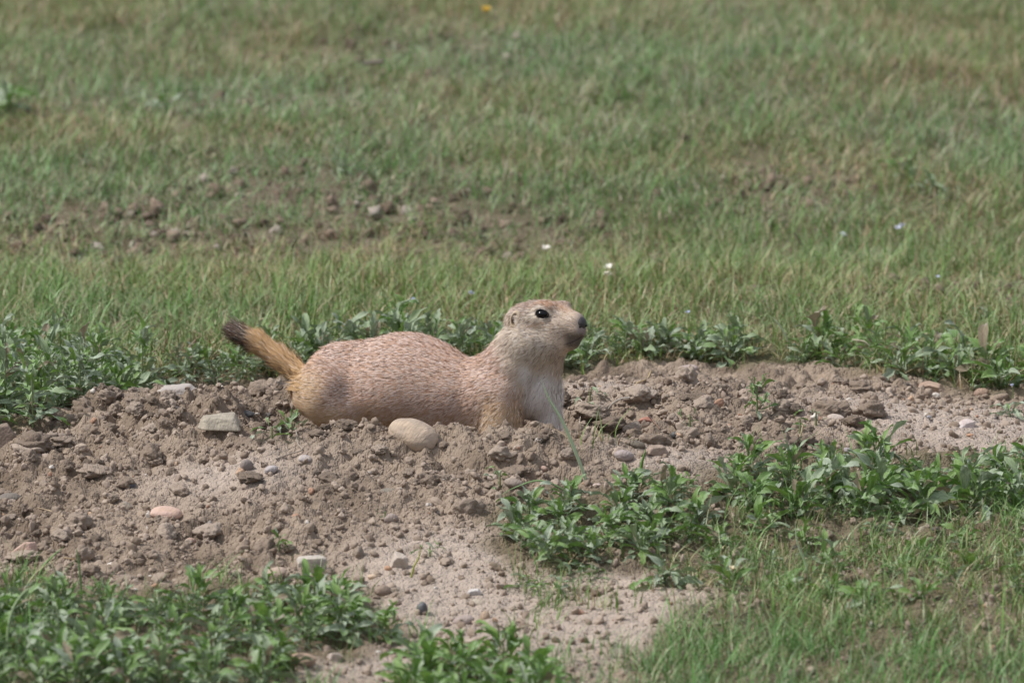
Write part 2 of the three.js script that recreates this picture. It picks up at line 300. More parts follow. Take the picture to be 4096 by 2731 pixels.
      const ear = Math.exp(-(((x - 514.5) / 3) ** 2) - ((y - 320) / 5) ** 2); c = mix3(c, hex('#a98a66'), ear * 0.7); l = lerp(l, 2.5, ear);
      base = mix3(base, c, head); pale = lerp(pale, p, head); dark = lerp(dark, d, head); len = lerp(len, l, head);
    }
    return { base, pale, dark, len, tip };
  }
  const R = rng(77), col = new Float32Array(P.length), PM = new Float32Array(P.length);
  for (let i = 0; i < P.length; i += 3) { const c = coat([P[i], P[i + 1], P[i + 2]], [N[i], N[i + 1], N[i + 2]]).base; col.set(c, i); PM[i] = P[i] * K; PM[i + 1] = P[i + 1] * K; PM[i + 2] = P[i + 2] * K; }
  const d0 = sight(OX, OY), ref = C.clone().addScaledVector(d0, (0.66 - C.z) / d0.z);
  const dog = thing('prairie_dog', ref, 'tan prairie dog with raised head and black tipped tail sitting in its burrow entrance', 'prairie dog');
  dog.rotation.x = -PITCH;
  const bodyG = geometryOf(PM, I, col); bodyG.setAttribute('normal', new THREE.BufferAttribute(N, 3));
  mesh('body', bodyG, new THREE.MeshStandardMaterial({ vertexColors: true, roughness: 1 }), dog);
  // hair: tapered ribbons lying along the coat, joined in one part
  const area = [], tri = I.length / 3; let sum = 0;
  for (let t = 0; t < tri; t++) { const [a, b, c] = [I[t * 3] * 3, I[t * 3 + 1] * 3, I[t * 3 + 2] * 3], u = [P[b] - P[a], P[b + 1] - P[a + 1], P[b + 2] - P[a + 2]], v = [P[c] - P[a], P[c + 1] - P[a + 1], P[c + 2] - P[a + 2]]; const ar = Math.hypot(u[1] * v[2] - u[2] * v[1], u[2] * v[0] - u[0] * v[2], u[0] * v[1] - u[1] * v[0]); const dense = P[a] + OX > 505 ? 2.2 : P[a] + OX < 304 ? 2 : 1; sum += ar * dense; area.push(sum); }
  const HAIRS = 230000, hp = new Float32Array(HAIRS * 15), hc = new Float32Array(HAIRS * 15), hn = new Float32Array(HAIRS * 15), hi = new Uint32Array(HAIRS * 9); let n = 0;
  for (let h = 0; h < HAIRS; h++) {
    const r = R() * sum; let lo = 0, hi2 = tri - 1; while (lo < hi2) { const m = (lo + hi2) >> 1; area[m] < r ? lo = m + 1 : hi2 = m; }
    let u = R(), v = R(); if (u + v > 1) { u = 1 - u; v = 1 - v; } const ids = [I[lo * 3] * 3, I[lo * 3 + 1] * 3, I[lo * 3 + 2] * 3], q = [0, 1, 2].map((c) => P[ids[0] + c] * (1 - u - v) + P[ids[1] + c] * u + P[ids[2] + c] * v), nn = grad(q[0], q[1], q[2]);
    const x = q[0] + OX, y = OY - q[1];
    if (y > 452 || (Math.hypot((x - 541.9) / 7.2, (y - 313.8) / 5.3) < 1 && q[2] > 20) || (Math.hypot((x - 514.6) / 3.8, (y - 320) / 6.2) < 1 && q[2] > 10)) continue;
    const c = coat(q, nn); let f = flow(q, nn);
    const clump = [0.5 * vnoise(x * 0.16, y * 0.16, q[2] * 0.16, 71), 0.5 * vnoise(x * 0.16, y * 0.16, q[2] * 0.16, 72), 0.5 * vnoise(x * 0.16, y * 0.16, q[2] * 0.16, 73)];
    f = f.map((w, i) => w + clump[i] * (x > 505 ? 0.6 : 0.4) + (R() - 0.5) * 0.4);
    const kk = f[0] * nn[0] + f[1] * nn[1] + f[2] * nn[2]; f = f.map((w, i) => w - kk * nn[i]); const fl = Math.hypot(...f) || 1; f = f.map((w) => w / fl);
    const fluff = c.tip > 0.3 ? 0.5 : (x < 304 && y < 392) ? 0.42 : x > 560 ? 0.16 : 0.27, lift = fluff * (0.5 + 0.8 * R() + (R() < 0.12 ? 1.4 * R() : 0)), len = c.len * (0.65 + 0.6 * R()), wd = (x > 505 && y < 360 ? 0.27 : x < 304 ? 0.28 : 0.34) * (0.7 + 0.6 * R());
    const roll = (R() - 0.5) * 1.2, sd = [f[1] * nn[2] - f[2] * nn[1], f[2] * nn[0] - f[0] * nn[2], f[0] * nn[1] - f[1] * nn[0]].map((w, i) => w * Math.cos(roll) + nn[i] * Math.sin(roll));
    let k = R(), color = c.base; const streak = 0.5 + 0.5 * vnoise(x * 0.3, y * 0.3, q[2] * 0.3, 75), pale = c.pale * (0.35 + 1.3 * streak);
    if (k < pale) color = mix3(c.base, H.white, 0.75); else if (k < pale + c.dark) color = mix3(c.base, H.brown, 0.75); else color = mix3(c.base, R() < 0.5 ? H.buffDark : H.cream, 0.3 * R());
    if (c.tip > 0.5 && R() < 0.05) color = H.cream;
    const g = 0.88 + 0.24 * R(), o = n * 15, rootC = c.base;
    const pt = (t, s, up) => [0, 1, 2].map((i) => (q[i] + f[i] * len * t + nn[i] * len * lift * up - nn[i] * 0.4 + sd[i] * wd * s) * K);
    hp.set([...pt(0, -1, 0), ...pt(0, 1, 0), ...pt(0.55, -0.8, 0.7), ...pt(0.55, 0.8, 0.7), ...pt(1, 0, 0.85)], o);
    const mid = mix3(rootC, color, k < pale ? 0.3 : 0.7).map((w) => w * g), end = color.map((w) => w * g);
    hc.set([...rootC, ...rootC, ...mid, ...mid, ...end], o);
    const hnv = [nn[0] * 0.9 + f[0] * 0.2, nn[1] * 0.9 + f[1] * 0.2, nn[2] * 0.9 + f[2] * 0.2], hl = Math.hypot(...hnv); for (let i = 0; i < 5; i++) hn.set(hnv.map((w) => w / hl), o + i * 3);
    const b = n * 5; hi.set([b, b + 1, b + 2, b + 1, b + 3, b + 2, b + 2, b + 3, b + 4], n * 9); n++;
  }
  const furG = geometryOf(hp.subarray(0, n * 15), hi.slice(0, n * 9), hc.subarray(0, n * 15)); furG.setAttribute('normal', new THREE.BufferAttribute(hn.subarray(0, n * 15), 3));
  tag(mesh('fur', furG, new THREE.MeshStandardMaterial({ vertexColors: true, roughness: 0.75, side: THREE.DoubleSide }), dog), null, null, null, 'stuff');
  // where the skin lies behind a point of the photograph
  const skin = (px, py) => { const x = px - OX, y = OY - py; let z = 80; while (z > -60 && sdf(x, y, z) > 0.05) z -= Math.max(0.15, sdf(x, y, z) * 0.8); return [x, y, z]; };
  const at = (q) => new THREE.Vector3(q[0] * K, q[1] * K, q[2] * K);
  const black = new THREE.MeshPhysicalMaterial({ color: new THREE.Color(0.004, 0.0035, 0.004), roughness: 0.1, specularIntensity: 0.6 });
  const lid = new THREE.MeshStandardMaterial({ color: new THREE.Color(0.01, 0.008, 0.008), roughness: 0.8 });
  for (const far of [0, 1]) {
    let s, nn;
    if (!far) { s = skin(541.9, 313.7); nn = grad(...s); } else { s = [566 - OX, OY - 311, 0]; for (let z = -40; z < 30; z += 0.2) if (sdf(s[0], s[1], z) < 0) { s[2] = z; break; } nn = grad(...s); }
    const eye = mesh('eye', new THREE.SphereGeometry(6.0 * K, 32, 24), black, dog); eye.position.copy(at(s.map((v, i) => v - nn[i] * 2.2))); eye.scale.set(1.04, 0.7, 0.9);
    const ringG = new THREE.TorusGeometry(5.6 * K, 0.75 * K, 10, 40); ringG.scale(1.1, 0.74, 1);
    const rim = mesh('eyelid', ringG, lid, dog); rim.position.copy(at(s.map((v, i) => v + nn[i] * 0.3))); rim.quaternion.setFromUnitVectors(new THREE.Vector3(0, 0, 1), new THREE.Vector3(...nn));
    rim.rotateZ(-0.25);
  }
  // ear: a low rounded flap round a dark opening
  {
    const s = skin(515, 319.5), nn = grad(...s), g = [], idx = [], cc = [], M = 28;
    for (let j = 0; j <= 5; j++) for (let i = 0; i <= M; i++) { const a = i / M * Math.PI * 2, prof = [[0.0, 0.1], [0.56, 0.15], [0.72, 0.5], [0.92, 1.5], [1.12, 1.3], [1.36, -1.0]][j]; const back = 0.6 + 0.6 * smooth(0.4, -0.9, Math.cos(a)); g.push(Math.cos(a) * prof[0] * 4.2 * K, Math.sin(a) * prof[0] * 7.2 * K, prof[1] * 1.2 * K * (j > 1 ? back : 1)); cc.push(...(j < 2 ? hex('#2e231c') : j === 2 ? hex('#7a6048') : hex('#bca88f'))); if (j && i) { const a0 = (j - 1) * (M + 1) + i - 1, b0 = a0 + 1, c0 = j * (M + 1) + i - 1; idx.push(a0, c0, b0, b0, c0, c0 + 1); } }
    const eg = geometryOf(g, idx, cc); eg.computeVertexNormals();
    const ear = mesh('ear', eg, new THREE.MeshStandardMaterial({ vertexColors: true, roughness: 0.95, side: THREE.DoubleSide }), dog); ear.position.copy(at(s)); ear.quaternion.setFromUnitVectors(new THREE.Vector3(0, 0, 1), new THREE.Vector3(...nn)); ear.rotateZ(-0.16);
  }
  // nose pad with two nostrils
  {
    const g = new THREE.SphereGeometry(1, 32, 24), p = g.attributes.position; for (let i = 0; i < p.count; i++) { let x = p.getX(i), y = p.getY(i), z = p.getZ(i); const w = 1 - 0.25 * smooth(0, -1, y); p.setXYZ(i, x * 5.8 * K, (y * 7.0 - 0.6 * x) * K, z * 7.0 * w * K); } g.computeVertexNormals();
    const nose = mesh('nose', g, new THREE.MeshStandardMaterial({ color: new THREE.Color(0.04, 0.034, 0.034), roughness: 0.5, bumpMap: grain, bumpScale: 0.0003 }), dog); nose.position.copy(at([580.2 - OX, OY - 322.8, 35.2])); nose.rotation.y = -0.45;
    const ng = new THREE.SphereGeometry(1, 16, 12); ng.scale(1.6 * K, 1.1 * K, 1.2 * K);
    for (const [x, y, z] of [[579.8, 326.4, 41.4], [585.2, 325.6, 37.0]]) { const no = mesh('nostril', ng, new THREE.MeshStandardMaterial({ color: new THREE.Color(0.004, 0.003, 0.003), roughness: 0.9 }), dog); no.position.copy(at([x - OX, OY - y, z])); no.rotation.set(0, -0.5, 0.5); }
  }
  // mouth line hugging the lips, whiskers
  {
    const pts = [[566, 343.4], [569, 342.8], [573, 341], [578, 338.6], [582, 335.6]].map(([x, y]) => { const s = skin(x, y); return at([s[0], s[1], s[2] + 0.5]); });
    mesh('mouth', new THREE.TubeGeometry(new THREE.CatmullRomCurve3(pts), 24, 0.28 * K, 6), lid, dog);
    const wm = new THREE.MeshStandardMaterial({ color: new THREE.Color(0.03, 0.025, 0.022), roughness: 0.5 });
    for (const [x, y, dx, dy, dz] of [[573, 327, -14, 2, 16], [574, 330, -15, -3, 17], [572, 332, -13, -8, 14], [575, 325, -12, 7, 18], [570, 329, -16, 0, 12], [583, 331, 12, -6, 8], [582, 333, 11, -10, 6], [584, 329, 13, -2, 8]]) {
      const s = skin(x, y), a = at(s), b = at([s[0] + dx * 0.5, s[1] + dy * 0.4 + 1.5, s[2] + dz * 0.6]), c = at([s[0] + dx * 1.2, s[1] + dy, s[2] + dz]);
      mesh('whisker', new THREE.TubeGeometry(new THREE.QuadraticBezierCurve3(a, b, c), 12, 0.13 * K, 4), wm, dog);
    }
  }
  console.log('hairs', n, 'body tris', tri);
}

// ------------------------------------------------------------------ clods of earth
const R = rng(4242);
const ico = (detail) => mergeVertices((() => { const g = new THREE.IcosahedronGeometry(1, detail); g.deleteAttribute('uv'); g.deleteAttribute('normal'); return g; })());
function clodGeometry(seed, detail = 6) {
  const g = ico(detail), p = g.attributes.position, r = rng(seed), sx = 0.8 + 0.5 * r(), sy = 0.65 + 0.3 * r(), sz = 0.75 + 0.35 * r(), o = r() * 50;
  for (let i = 0; i < p.count; i++) { const x = p.getX(i), y = p.getY(i), z = p.getZ(i), d = 1 + 0.32 * vnoise(x * 1.5 + o, y * 1.5, z * 1.5, seed) + 0.24 * vnoise(x * 3.1 + o, y * 3.1, z * 3.1, seed) + 0.15 * vnoise(x * 7 + o, y * 7, z * 7, seed) + 0.08 * vnoise(x * 17 + o, y * 17, z * 17, seed); p.setXYZ(i, x * d * sx, y * d * sy, z * d * sz); }
  g.computeVertexNormals(); return g;
}
const withUv = (g) => { const p = g.attributes.position, uv = new Float32Array(p.count * 2); for (let i = 0; i < p.count; i++) { uv[i * 2] = p.getX(i) * 0.16 + 0.07 * p.getZ(i); uv[i * 2 + 1] = p.getY(i) * 0.16 + 0.09 * p.getZ(i); } g.setAttribute('uv', new THREE.BufferAttribute(uv, 2)); return g; };
const clods = Array.from({ length: 9 }, (_, i) => withUv(clodGeometry(300 + i))), crumbs = Array.from({ length: 8 }, (_, i) => clodGeometry(400 + i, 3));
const clodM = ['#918172', '#827263', '#9c8c7d', '#766759'].map((c) => new THREE.MeshStandardMaterial({ color: new THREE.Color(c), roughness: 1, bumpMap: grain, bumpScale: 0.0012 }));
const DOGBOX = (x, z) => ((x - CR.x) / 0.165) ** 2 + ((z - CR.z - 0.12 * (x - CR.x)) / 0.085) ** 2 < 1;
{
  let n = 0, tries = 0;
  while (n < 300 && tries++ < 40000) {
    const x = -0.62 + 1.24 * R(), z = 0.3 + 1.15 * R(), k = 1 - crustAt(x, z);
    if (R() > k * k || DOGBOX(x, z)) continue; const s = soilAt(x, z); if (s < 0.9) continue;
    if (R() > 0.25 + 0.75 * clamp(0.5 + vnoise(x * 7, 0, z * 7, 81))) continue;
    const u = R(), r = 0.0042 + 0.0095 * u * u * u * u + 0.002 * R();
    const c = mesh('clod', clods[Math.floor(R() * 9)], clodM[Math.floor(R() * 4)], GROUND); c.position.set(x, height(x, z) + r * 0.25, z); c.scale.setScalar(r); c.rotation.set(0.5 * (R() - 0.5), R() * 6.28, 0.5 * (R() - 0.5)); n++;
  }
  // hand-placed large clods seen round the rim of the burrow
  for (const [px, py, w] of [[347, 423, 20], [377, 416, 15], [33, 444, 34], [28, 452, 30], [22, 556, 26], [326, 425, 12], [270, 428, 14], [318, 432, 15], [594, 411, 34], [612, 424, 28], [640, 396, 34], [700, 398, 20], [860, 388, 26], [872, 410, 28], [830, 412, 34], [250, 476, 22], [328, 478, 20], [516, 470, 24], [500, 452, 22], [540, 437, 16], [505, 433, 14], [60, 440, 22], [150, 428, 18], [95, 470, 24], [380, 447, 14], [655, 441, 22]]) {
    const h = hit(px, py + 4, height), r = w * 0.00107 / 2; const c = mesh('clod', clods[Math.floor(R() * 9)], clodM[Math.floor(R() * 4)], GROUND); c.position.set(h.x, h.y + r * 0.35, h.z); c.scale.set(r, r * (0.55 + 0.3 * R()), r); c.rotation.set(0, R() * 6.28, 0.3 * (R() - 0.5));
  }
  const N = 15000, per = crumbs.map(() => []);
  n = 0; tries = 0;
  while (n < N && tries++ < 90000) {
    const x = -0.75 + 1.5 * R(), z = 0.25 + 1.4 * R(), k = 1 - 0.62 * crustAt(x, z); if (R() > k || DOGBOX(x, z)) continue; if (soilAt(x, z) < 0.4 && R() > 0.35) continue;
    const u = R(), r = 0.0011 + 0.0042 * u * u * u; per[n % 8].push([x, height(x, z) + r * 0.3, z, r]); n++;
  }
  const q = new THREE.Quaternion(), m4 = new THREE.Matrix4(), e = new THREE.Euler(), cc = new THREE.Color();
  per.forEach((list, i) => {
    const im = new THREE.InstancedMesh(crumbs[i], new THREE.MeshStandardMaterial({ color: 0xffffff, roughness: 1 }), list.length); im.name = 'soil_crumbs'; im.userData.kind = 'stuff'; im.castShadow = im.receiveShadow = true;
    list.forEach(([x, y, z, r], j) => { e.set(R() * 6, R() * 6, R() * 6); m4.compose(new THREE.Vector3(x, y, z), q.setFromEuler(e), new THREE.Vector3(r, r * 0.8, r)); im.setMatrixAt(j, m4); const t = R(), c = mix3(hex('#7f6f60'), hex('#a59484'), t), f = R() < 0.03 ? hex(['#b89a80', '#c8bfb4', '#5a5450', '#a4806a'][Math.floor(R() * 4)]) : c; im.setColorAt(j, cc.setRGB(...f)); });
    GROUND.add(im);
  });
}

{
  const list = []; let tries = 0;
  while (list.length < 2400 && tries++ < 200000) { const x = -1.1 + 2.2 * R(), z = -2.2 + 2.6 * R(); if (R() > bareAt(x, z) ** 1.5 + 0.03) continue; if (z > -0.1 && soilAt(x, z) > 0.05) continue; const u = R(); list.push([x, z, 0.0014 + 0.009 * u ** 4]); }
  const q = new THREE.Quaternion(), m4 = new THREE.Matrix4(), e = new THREE.Euler(), cc = new THREE.Color();
  crumbs.slice(0, 4).forEach((g, i) => {
    const mine = list.filter((_, j) => j % 4 === i), im = new THREE.InstancedMesh(g, new THREE.MeshStandardMaterial({ color: 0xffffff, roughness: 1 }), mine.length); im.name = 'bare_patch_crumbs'; im.userData.kind = 'stuff'; im.castShadow = im.receiveShadow = true;
    mine.forEach(([x, z, r], j) => { e.set(R() * 6, R() * 6, R() * 6); m4.compose(new THREE.Vector3(x, height(x, z) + r * 0.3, z), q.setFromEuler(e), new THREE.Vector3(r, r * 0.75, r)); im.setMatrixAt(j, m4); im.setColorAt(j, cc.setRGB(...(R() < 0.06 ? hex('#9c9084') : mix3(hex('#54473a'), hex('#877665'), R())))); });
    GROUND.add(im);
  });
}

// ------------------------------------------------------------------ stones
const grit = new THREE.MeshStandardMaterial({ vertexColors: true, roughness: 0.9, bumpMap: grain, bumpScale: 0.0006 });
const slick = new THREE.MeshStandardMaterial({ vertexColors: true, roughness: 0.55, bumpMap: grain, bumpScale: 0.0002 });
function stoneGeometry(seed, rx, ry, rz, angular, c1, c2, speck = 0.5) {
  const g = ico(angular ? 12 : 9), p = g.attributes.position, r = rng(seed), o = r() * 40, col = [], planes = [];
  const face = (a, b, c, k) => { const l = Math.hypot(a, b, c); planes.push([a / l, b / l, c / l, k]); }, j = () => (r() - 0.5) * 0.95;
  if (angular) { face(1, j(), j(), 0.86); face(-1, j(), j(), 0.86); face(j() * 0.7, 1, j() * 0.5, 0.72); face(j(), -1, j(), 0.8); face(j(), 0.1 + j(), 1, 0.72); face(j(), j(), -1, 0.72); for (let i = 0; i < 5; i++) face(r() < 0.5 ? -1 : 1, 0.4 + r(), r() * 1.6 - 0.6, 0.92 + 0.1 * r()); }
  for (let i = 0; i < p.count; i++) {
    let x = p.getX(i), y = p.getY(i), z = p.getZ(i), d;
    if (angular) { d = 0; for (const [a, b, c, k] of planes) { const w = (a * x + b * y + c * z) / k; if (w > 0) d += w ** 22; } d = 1.02 / d ** (1 / 22) + 0.03 * vnoise(x * 5 + o, y * 5, z * 5, seed) + 0.015 * vnoise(x * 14 + o, y * 14, z * 14, seed); }
    else d = 1 + 0.10 * vnoise(x * 1.3 + o, y * 1.3, z * 1.3, seed) + 0.035 * vnoise(x * 4 + o, y * 4, z * 4, seed);
    const n = fbm(x * 2.2 + o, y * 2.2, z * 2.2, 3, seed), s = vnoise(x * 16 + o, y * 16, z * 16, seed + 3), c = mix3(hex(c1), hex(c2), clamp(0.5 + 0.9 * n)), f = 1 + 0.22 * speck * s;
    col.push(c[0] * f, c[1] * f, c[2] * f); p.setXYZ(i, x * d * rx, y * d * ry, z * d * rz);
  }
  g.setAttribute('color', new THREE.BufferAttribute(new Float32Array(col), 3)); g.computeVertexNormals();
  const uv = new Float32Array(p.count * 2); for (let i = 0; i < p.count; i++) { uv[i * 2] = p.getX(i) / 0.09 + p.getZ(i) / 0.2; uv[i * 2 + 1] = p.getY(i) / 0.09 + p.getZ(i) / 0.15; } g.setAttribute('uv', new THREE.BufferAttribute(uv, 2));
  return g;
}
// x, y, width and height in the photograph, roll in degrees, angular?, two colours, slick?, label, category, name
const STONES = [
  [176, 391, 39, 19, 0, 1, '#b9aea6', '#a39a96', 0, 'pale grey angular rock with flat top against the weeds left of the tail', 'rock', 'rock'],
  [220, 420, 38, 19, -4, 1, '#b0a693', '#9b9382', 0, 'yellowish grey angular rock with a bright left face beside a black pebble', 'rock', 'rock'],
  [246, 413, 18, 8, 4, 0, '#2c2b2d', '#3c3b3c', 1, 'smooth black pebble touching the yellowish angular rock on its right', 'pebble', 'pebble'],
  [414, 431, 51, 33, -16, 0, '#c9b096', '#ad9a86', 0, 'large rounded tan cobble leaning against the belly of the prairie dog', 'cobble', 'cobble'],
  [167, 511, 34, 14, 0, 0, '#d2b0a0', '#c6a28e', 0, 'pale pink rounded stone half buried in the left slope of the mound', 'stone', 'stone'],
  [312, 562, 31, 20, -6, 1, '#d0c4b4', '#a9a29c', 0, 'lumpy white and grey stone above the front left weeds', 'stone', 'stone'],
  [273, 572, 27, 11, 14, 0, '#bda493', '#a78f7d', 0, 'long tan stone lying left of the lumpy white stone', 'stone', 'stone'],
  [23, 549, 24, 15, 28, 1, '#c8a595', '#b49282', 0, 'pink tilted stone near the lower left end of the soil', 'stone', 'stone'],
  [305, 457, 14, 9, 0, 0, '#c4b6a8', '#a8a2a6', 0, 'whitish grey oval pebble below the leafy seedling on the rim', 'pebble', 'pebble'],
  [271, 468, 14, 10, 18, 0, '#a9a3a6', '#b5acab', 0, 'pale lilac grey pebble left of the whitish oval pebble', 'pebble', 'pebble'],
  [247, 464, 13, 14, 40, 0, '#6d6663', '#7d7470', 0, 'dark grey tilted pebble on the crusted soil left of centre', 'pebble', 'pebble'],
  [128, 484, 15, 8, 5, 0, '#34343c', '#45424a', 1, 'bluish black pebble above the pale pink half buried stone', 'pebble', 'pebble'],
  [391, 517, 14, 12, 4, 0, '#8e7f7a', '#9a8a82', 0, 'mauve grey egg shaped pebble with a tiny sprout on its left', 'pebble', 'pebble'],
  [388, 490, 17, 8, 5, 0, '#5a5a4e', '#767062', 0, 'flat dark greenish grey pebble in the middle of the slope', 'pebble', 'pebble'],
  [210, 526, 9, 15, 0, 0, '#948b84', '#867d76', 0, 'narrow grey pebble standing upright right of the pink half buried stone', 'pebble', 'pebble'],
  [122, 507, 18, 9, 48, 1, '#8c8272', '#79705f', 0, 'stick shaped grey green stone tilted on the left slope', 'stone', 'stone'],
  [688, 367, 20, 10, 4, 0, '#b5a29d', '#a4928f', 0, 'pinkish grey stone on the back crest against the weeds', 'stone', 'stone'],
  [640, 424, 16, 9, -10, 0, '#5b5750', '#6b655c', 0, 'dark grey pebble beside the red stone', 'pebble', 'pebble'],
  [648, 420, 13, 8, -10, 1, '#b3705c', '#a4644f', 0, 'brick red angular stone right of the prairie dog', 'stone', 'stone'],
  [633, 429, 7, 7, 0, 0, '#c59a80', '#bb8d74', 0, 'small round peach pebble in front of the dark pebble by the red stone', 'pebble', 'pebble'],
  [676, 434, 11, 9, 8, 0, '#303234', '#3d3e3e', 1, 'black chunky pebble next to the tiny green sprout', 'pebble', 'pebble'],
  [638, 443, 16, 9, -14, 0, '#454237', '#5d5748', 0, 'dark olive oval pebble behind the speckled mauve pebble', 'pebble', 'pebble'],
  [624, 453, 20, 12, -8, 0, '#a89a98', '#8e807c', 0, 'speckled mauve and white oval pebble near the front right weeds', 'pebble', 'pebble'],
  [657, 449, 21, 13, -6, 1, '#a18c7c', '#8d796a', 0, 'brown angular stone right of the olive and mauve pebbles', 'stone', 'stone'],
  [981, 391, 15, 10, 14, 0, '#957663', '#a88a76', 0, 'reddish brown oval stone at the right edge of the weeds', 'stone', 'stone'],
  [999, 395, 19, 9, 10, 0, '#85715f', '#94806d', 0, 'flat brown stone right of the reddish brown oval one', 'stone', 'stone'],
  [931, 386, 22, 8, -4, 1, '#b89c86', '#a48872', 0, 'flat tan rock under the weeds on the right crest', 'rock', 'rock'],
  [967, 423, 17, 9, -6, 1, '#d8cbc6', '#c6b4ae', 0, 'flat white stone lying on the bare crust at right', 'stone', 'stone'],
  [836, 417, 18, 7, -8, 0, '#c0b1a6', '#b3a397', 0, 'whitish half buried stone right of the seedling', 'stone', 'stone'],
  [929, 416, 5, 4, 0, 0, '#aeb0b8', '#a09fa6', 0, 'tiny bluish grey pebble on the bare crust at right', 'pebble', 'pebble'],
  [970, 434, 7, 3, 0, 0, '#c2916f', '#b5835f', 0, 'tiny orange pebble below the flat white stone', 'pebble', 'pebble'],
  [400, 560, 15, 15, 0, 1, '#c3b5a8', '#b1a396', 0, 'three sided pale grey stone standing above an orange pebble', 'stone', 'stone'],
  [388, 567, 7, 6, 0, 0, '#c79a78', '#b98865', 0, 'small orange pebble touching the three sided pale stone', 'pebble', 'pebble'],
  [372, 575, 9, 6, 0, 0, '#dcc3a9', '#d2b698', 0, 'small cream pebble left of the orange pebble', 'pebble', 'pebble'],
  [383, 589, 16, 13, 0, 0, '#8f7a6b', '#7d6a5c', 0, 'round brown stone at the tip of the front left weeds', 'stone', 'stone'],
  [422, 607, 11, 17, 0, 0, '#46484c', '#55565a', 1, 'dark blue grey stone standing upright on the lower soil', 'stone', 'stone'],
  [474, 591, 13, 8, 6, 1, '#e0dad4', '#b5b0b0', 0, 'bright white chipped stone left of the low weeds', 'stone', 'stone'],
  [478, 601, 17, 9, -3, 0, '#b7aa98', '#a89a86', 0, 'pale olive grey stone below the bright white one', 'stone', 'stone'],
  [463, 619, 23, 9, 8, 0, '#a1908a', '#8f7f78', 0, 'long mauve stone on the lower bare soil', 'stone', 'stone'],
  [485, 615, 10, 14, -8, 0, '#b39a80', '#a08870', 0, 'tan upright stone right of the long mauve stone', 'stone', 'stone'],
  [301, 657, 31, 14, 5, 0, '#b8997f', '#a58871', 0, 'tan stone behind grass blades at the bottom left of centre', 'stone', 'stone'],
  [335, 656, 13, 11, 0, 1, '#cdbdb4', '#b9a79c', 0, 'whitish lump right of the tan stone at the bottom', 'stone', 'stone'],
  [514, 481, 20, 11, -14, 0, '#84756a', '#95867a', 0, 'grey brown oval stone behind the front weeds', 'stone', 'stone'],
  [492, 476, 14, 9, 0, 0, '#b0a093', '#a18f81', 0, 'pale rounded stone left of the grey brown oval stone', 'stone', 'stone'],
  [649, 552, 17, 13, 0, 0, '#8a746a', '#7b665c', 0, 'dark mauve brown stone among the front right weeds', 'stone', 'stone'],
  [4, 436, 24, 26, -40, 1, '#7b695c', '#6d5c50', 0, 'dark brown slab leaning at the left edge under the weeds', 'rock', 'rock'],
  [10, 496, 22, 9, -4, 0, '#58534e', '#6a635b', 0, 'dark grey stone at the left edge half covered by soil', 'stone', 'stone'],
  [150, 447, 14, 8, 20, 0, '#9a8878', '#ab9986', 0, 'tan grey oval pebble on the upper left slope', 'pebble', 'pebble'],
  [98, 538, 8, 6, 10, 0, '#c3b3ac', '#b3a39b', 0, 'small whitish pebble left of the stick shaped stone', 'pebble', 'pebble'],
  [87, 553, 10, 7, 14, 1, '#bcae9c', '#a99b88', 0, 'pale cut pebble right of the pink tilted stone', 'pebble', 'pebble'],
  [190, 540, 11, 9, 0, 0, '#bd9c8a', '#ab8c7b', 0, 'pinkish round pebble above the front left weeds', 'pebble', 'pebble'],
  [66, 577, 12, 7, 0, 0, '#cbaa9c', '#bd9c8d', 0, 'pink pebble at the lower left edge of the soil', 'pebble', 'pebble'],
  [543, 467, 8, 6, 0, 0, '#c9a896', '#b89886', 0, 'small pink pebble in front of the burrow', 'pebble', 'pebble'],
  [597, 484, 9, 5, 0, 0, '#cdb6ac', '#c0a79c', 0, 'pale pink chip at the edge of the front right weeds', 'pebble', 'pebble'],
  [370, 472, 6, 5, 0, 0, '#b7aea5', '#a79d93', 0, 'small grey chip below the large tan cobble', 'pebble', 'pebble'],
  [507, 424, 9, 6, 0, 0, '#cbb5a4', '#bda592', 0, 'small cream pebble at the feet of the prairie dog', 'pebble', 'pebble'],
  [848, 449, 9, 6, -20, 0, '#b1a6ac', '#9e949a', 0, 'lilac grey pebble at the edge of the right front weeds', 'pebble', 'pebble'],
];
STONES.forEach(([px, py, w, h, roll, ang, c1, c2, sl, label, cat, name], i) => {
  let foot = py + h * 0.33, p = hit(px, foot, height); while (DOGBOX(p.x, p.z)) p = hit(px, ++foot, height);
  const k = p.distanceTo(C) / DIST * S, rx = w * k / 2, rz = rx * (w > h * 0.9 ? 0.72 : 1.1), ry = Math.max((h * k - 2 * rz * 0.21) / 2, rx * 0.34) * (ang ? 1.35 : 1.2);
  const dull = (c) => '#' + new THREE.Color(c).lerp(new THREE.Color('#9a8c7e'), sl ? 0.05 : 0.3).getHexString();
  const m = mesh(name, stoneGeometry(900 + i, ang ? rx * 1.08 : rx, ry, rz, ang, dull(c1), dull(c2), sl ? 0.3 : 0.6), sl ? slick : grit); m.position.set(p.x, p.y + ry * (ang ? 0.5 : 0.42), p.z); m.rotation.set(0.12, (hash(i, 3, 5) - 0.5) * 0.7, roll * Math.PI / 180); tag(m, label, cat);
});

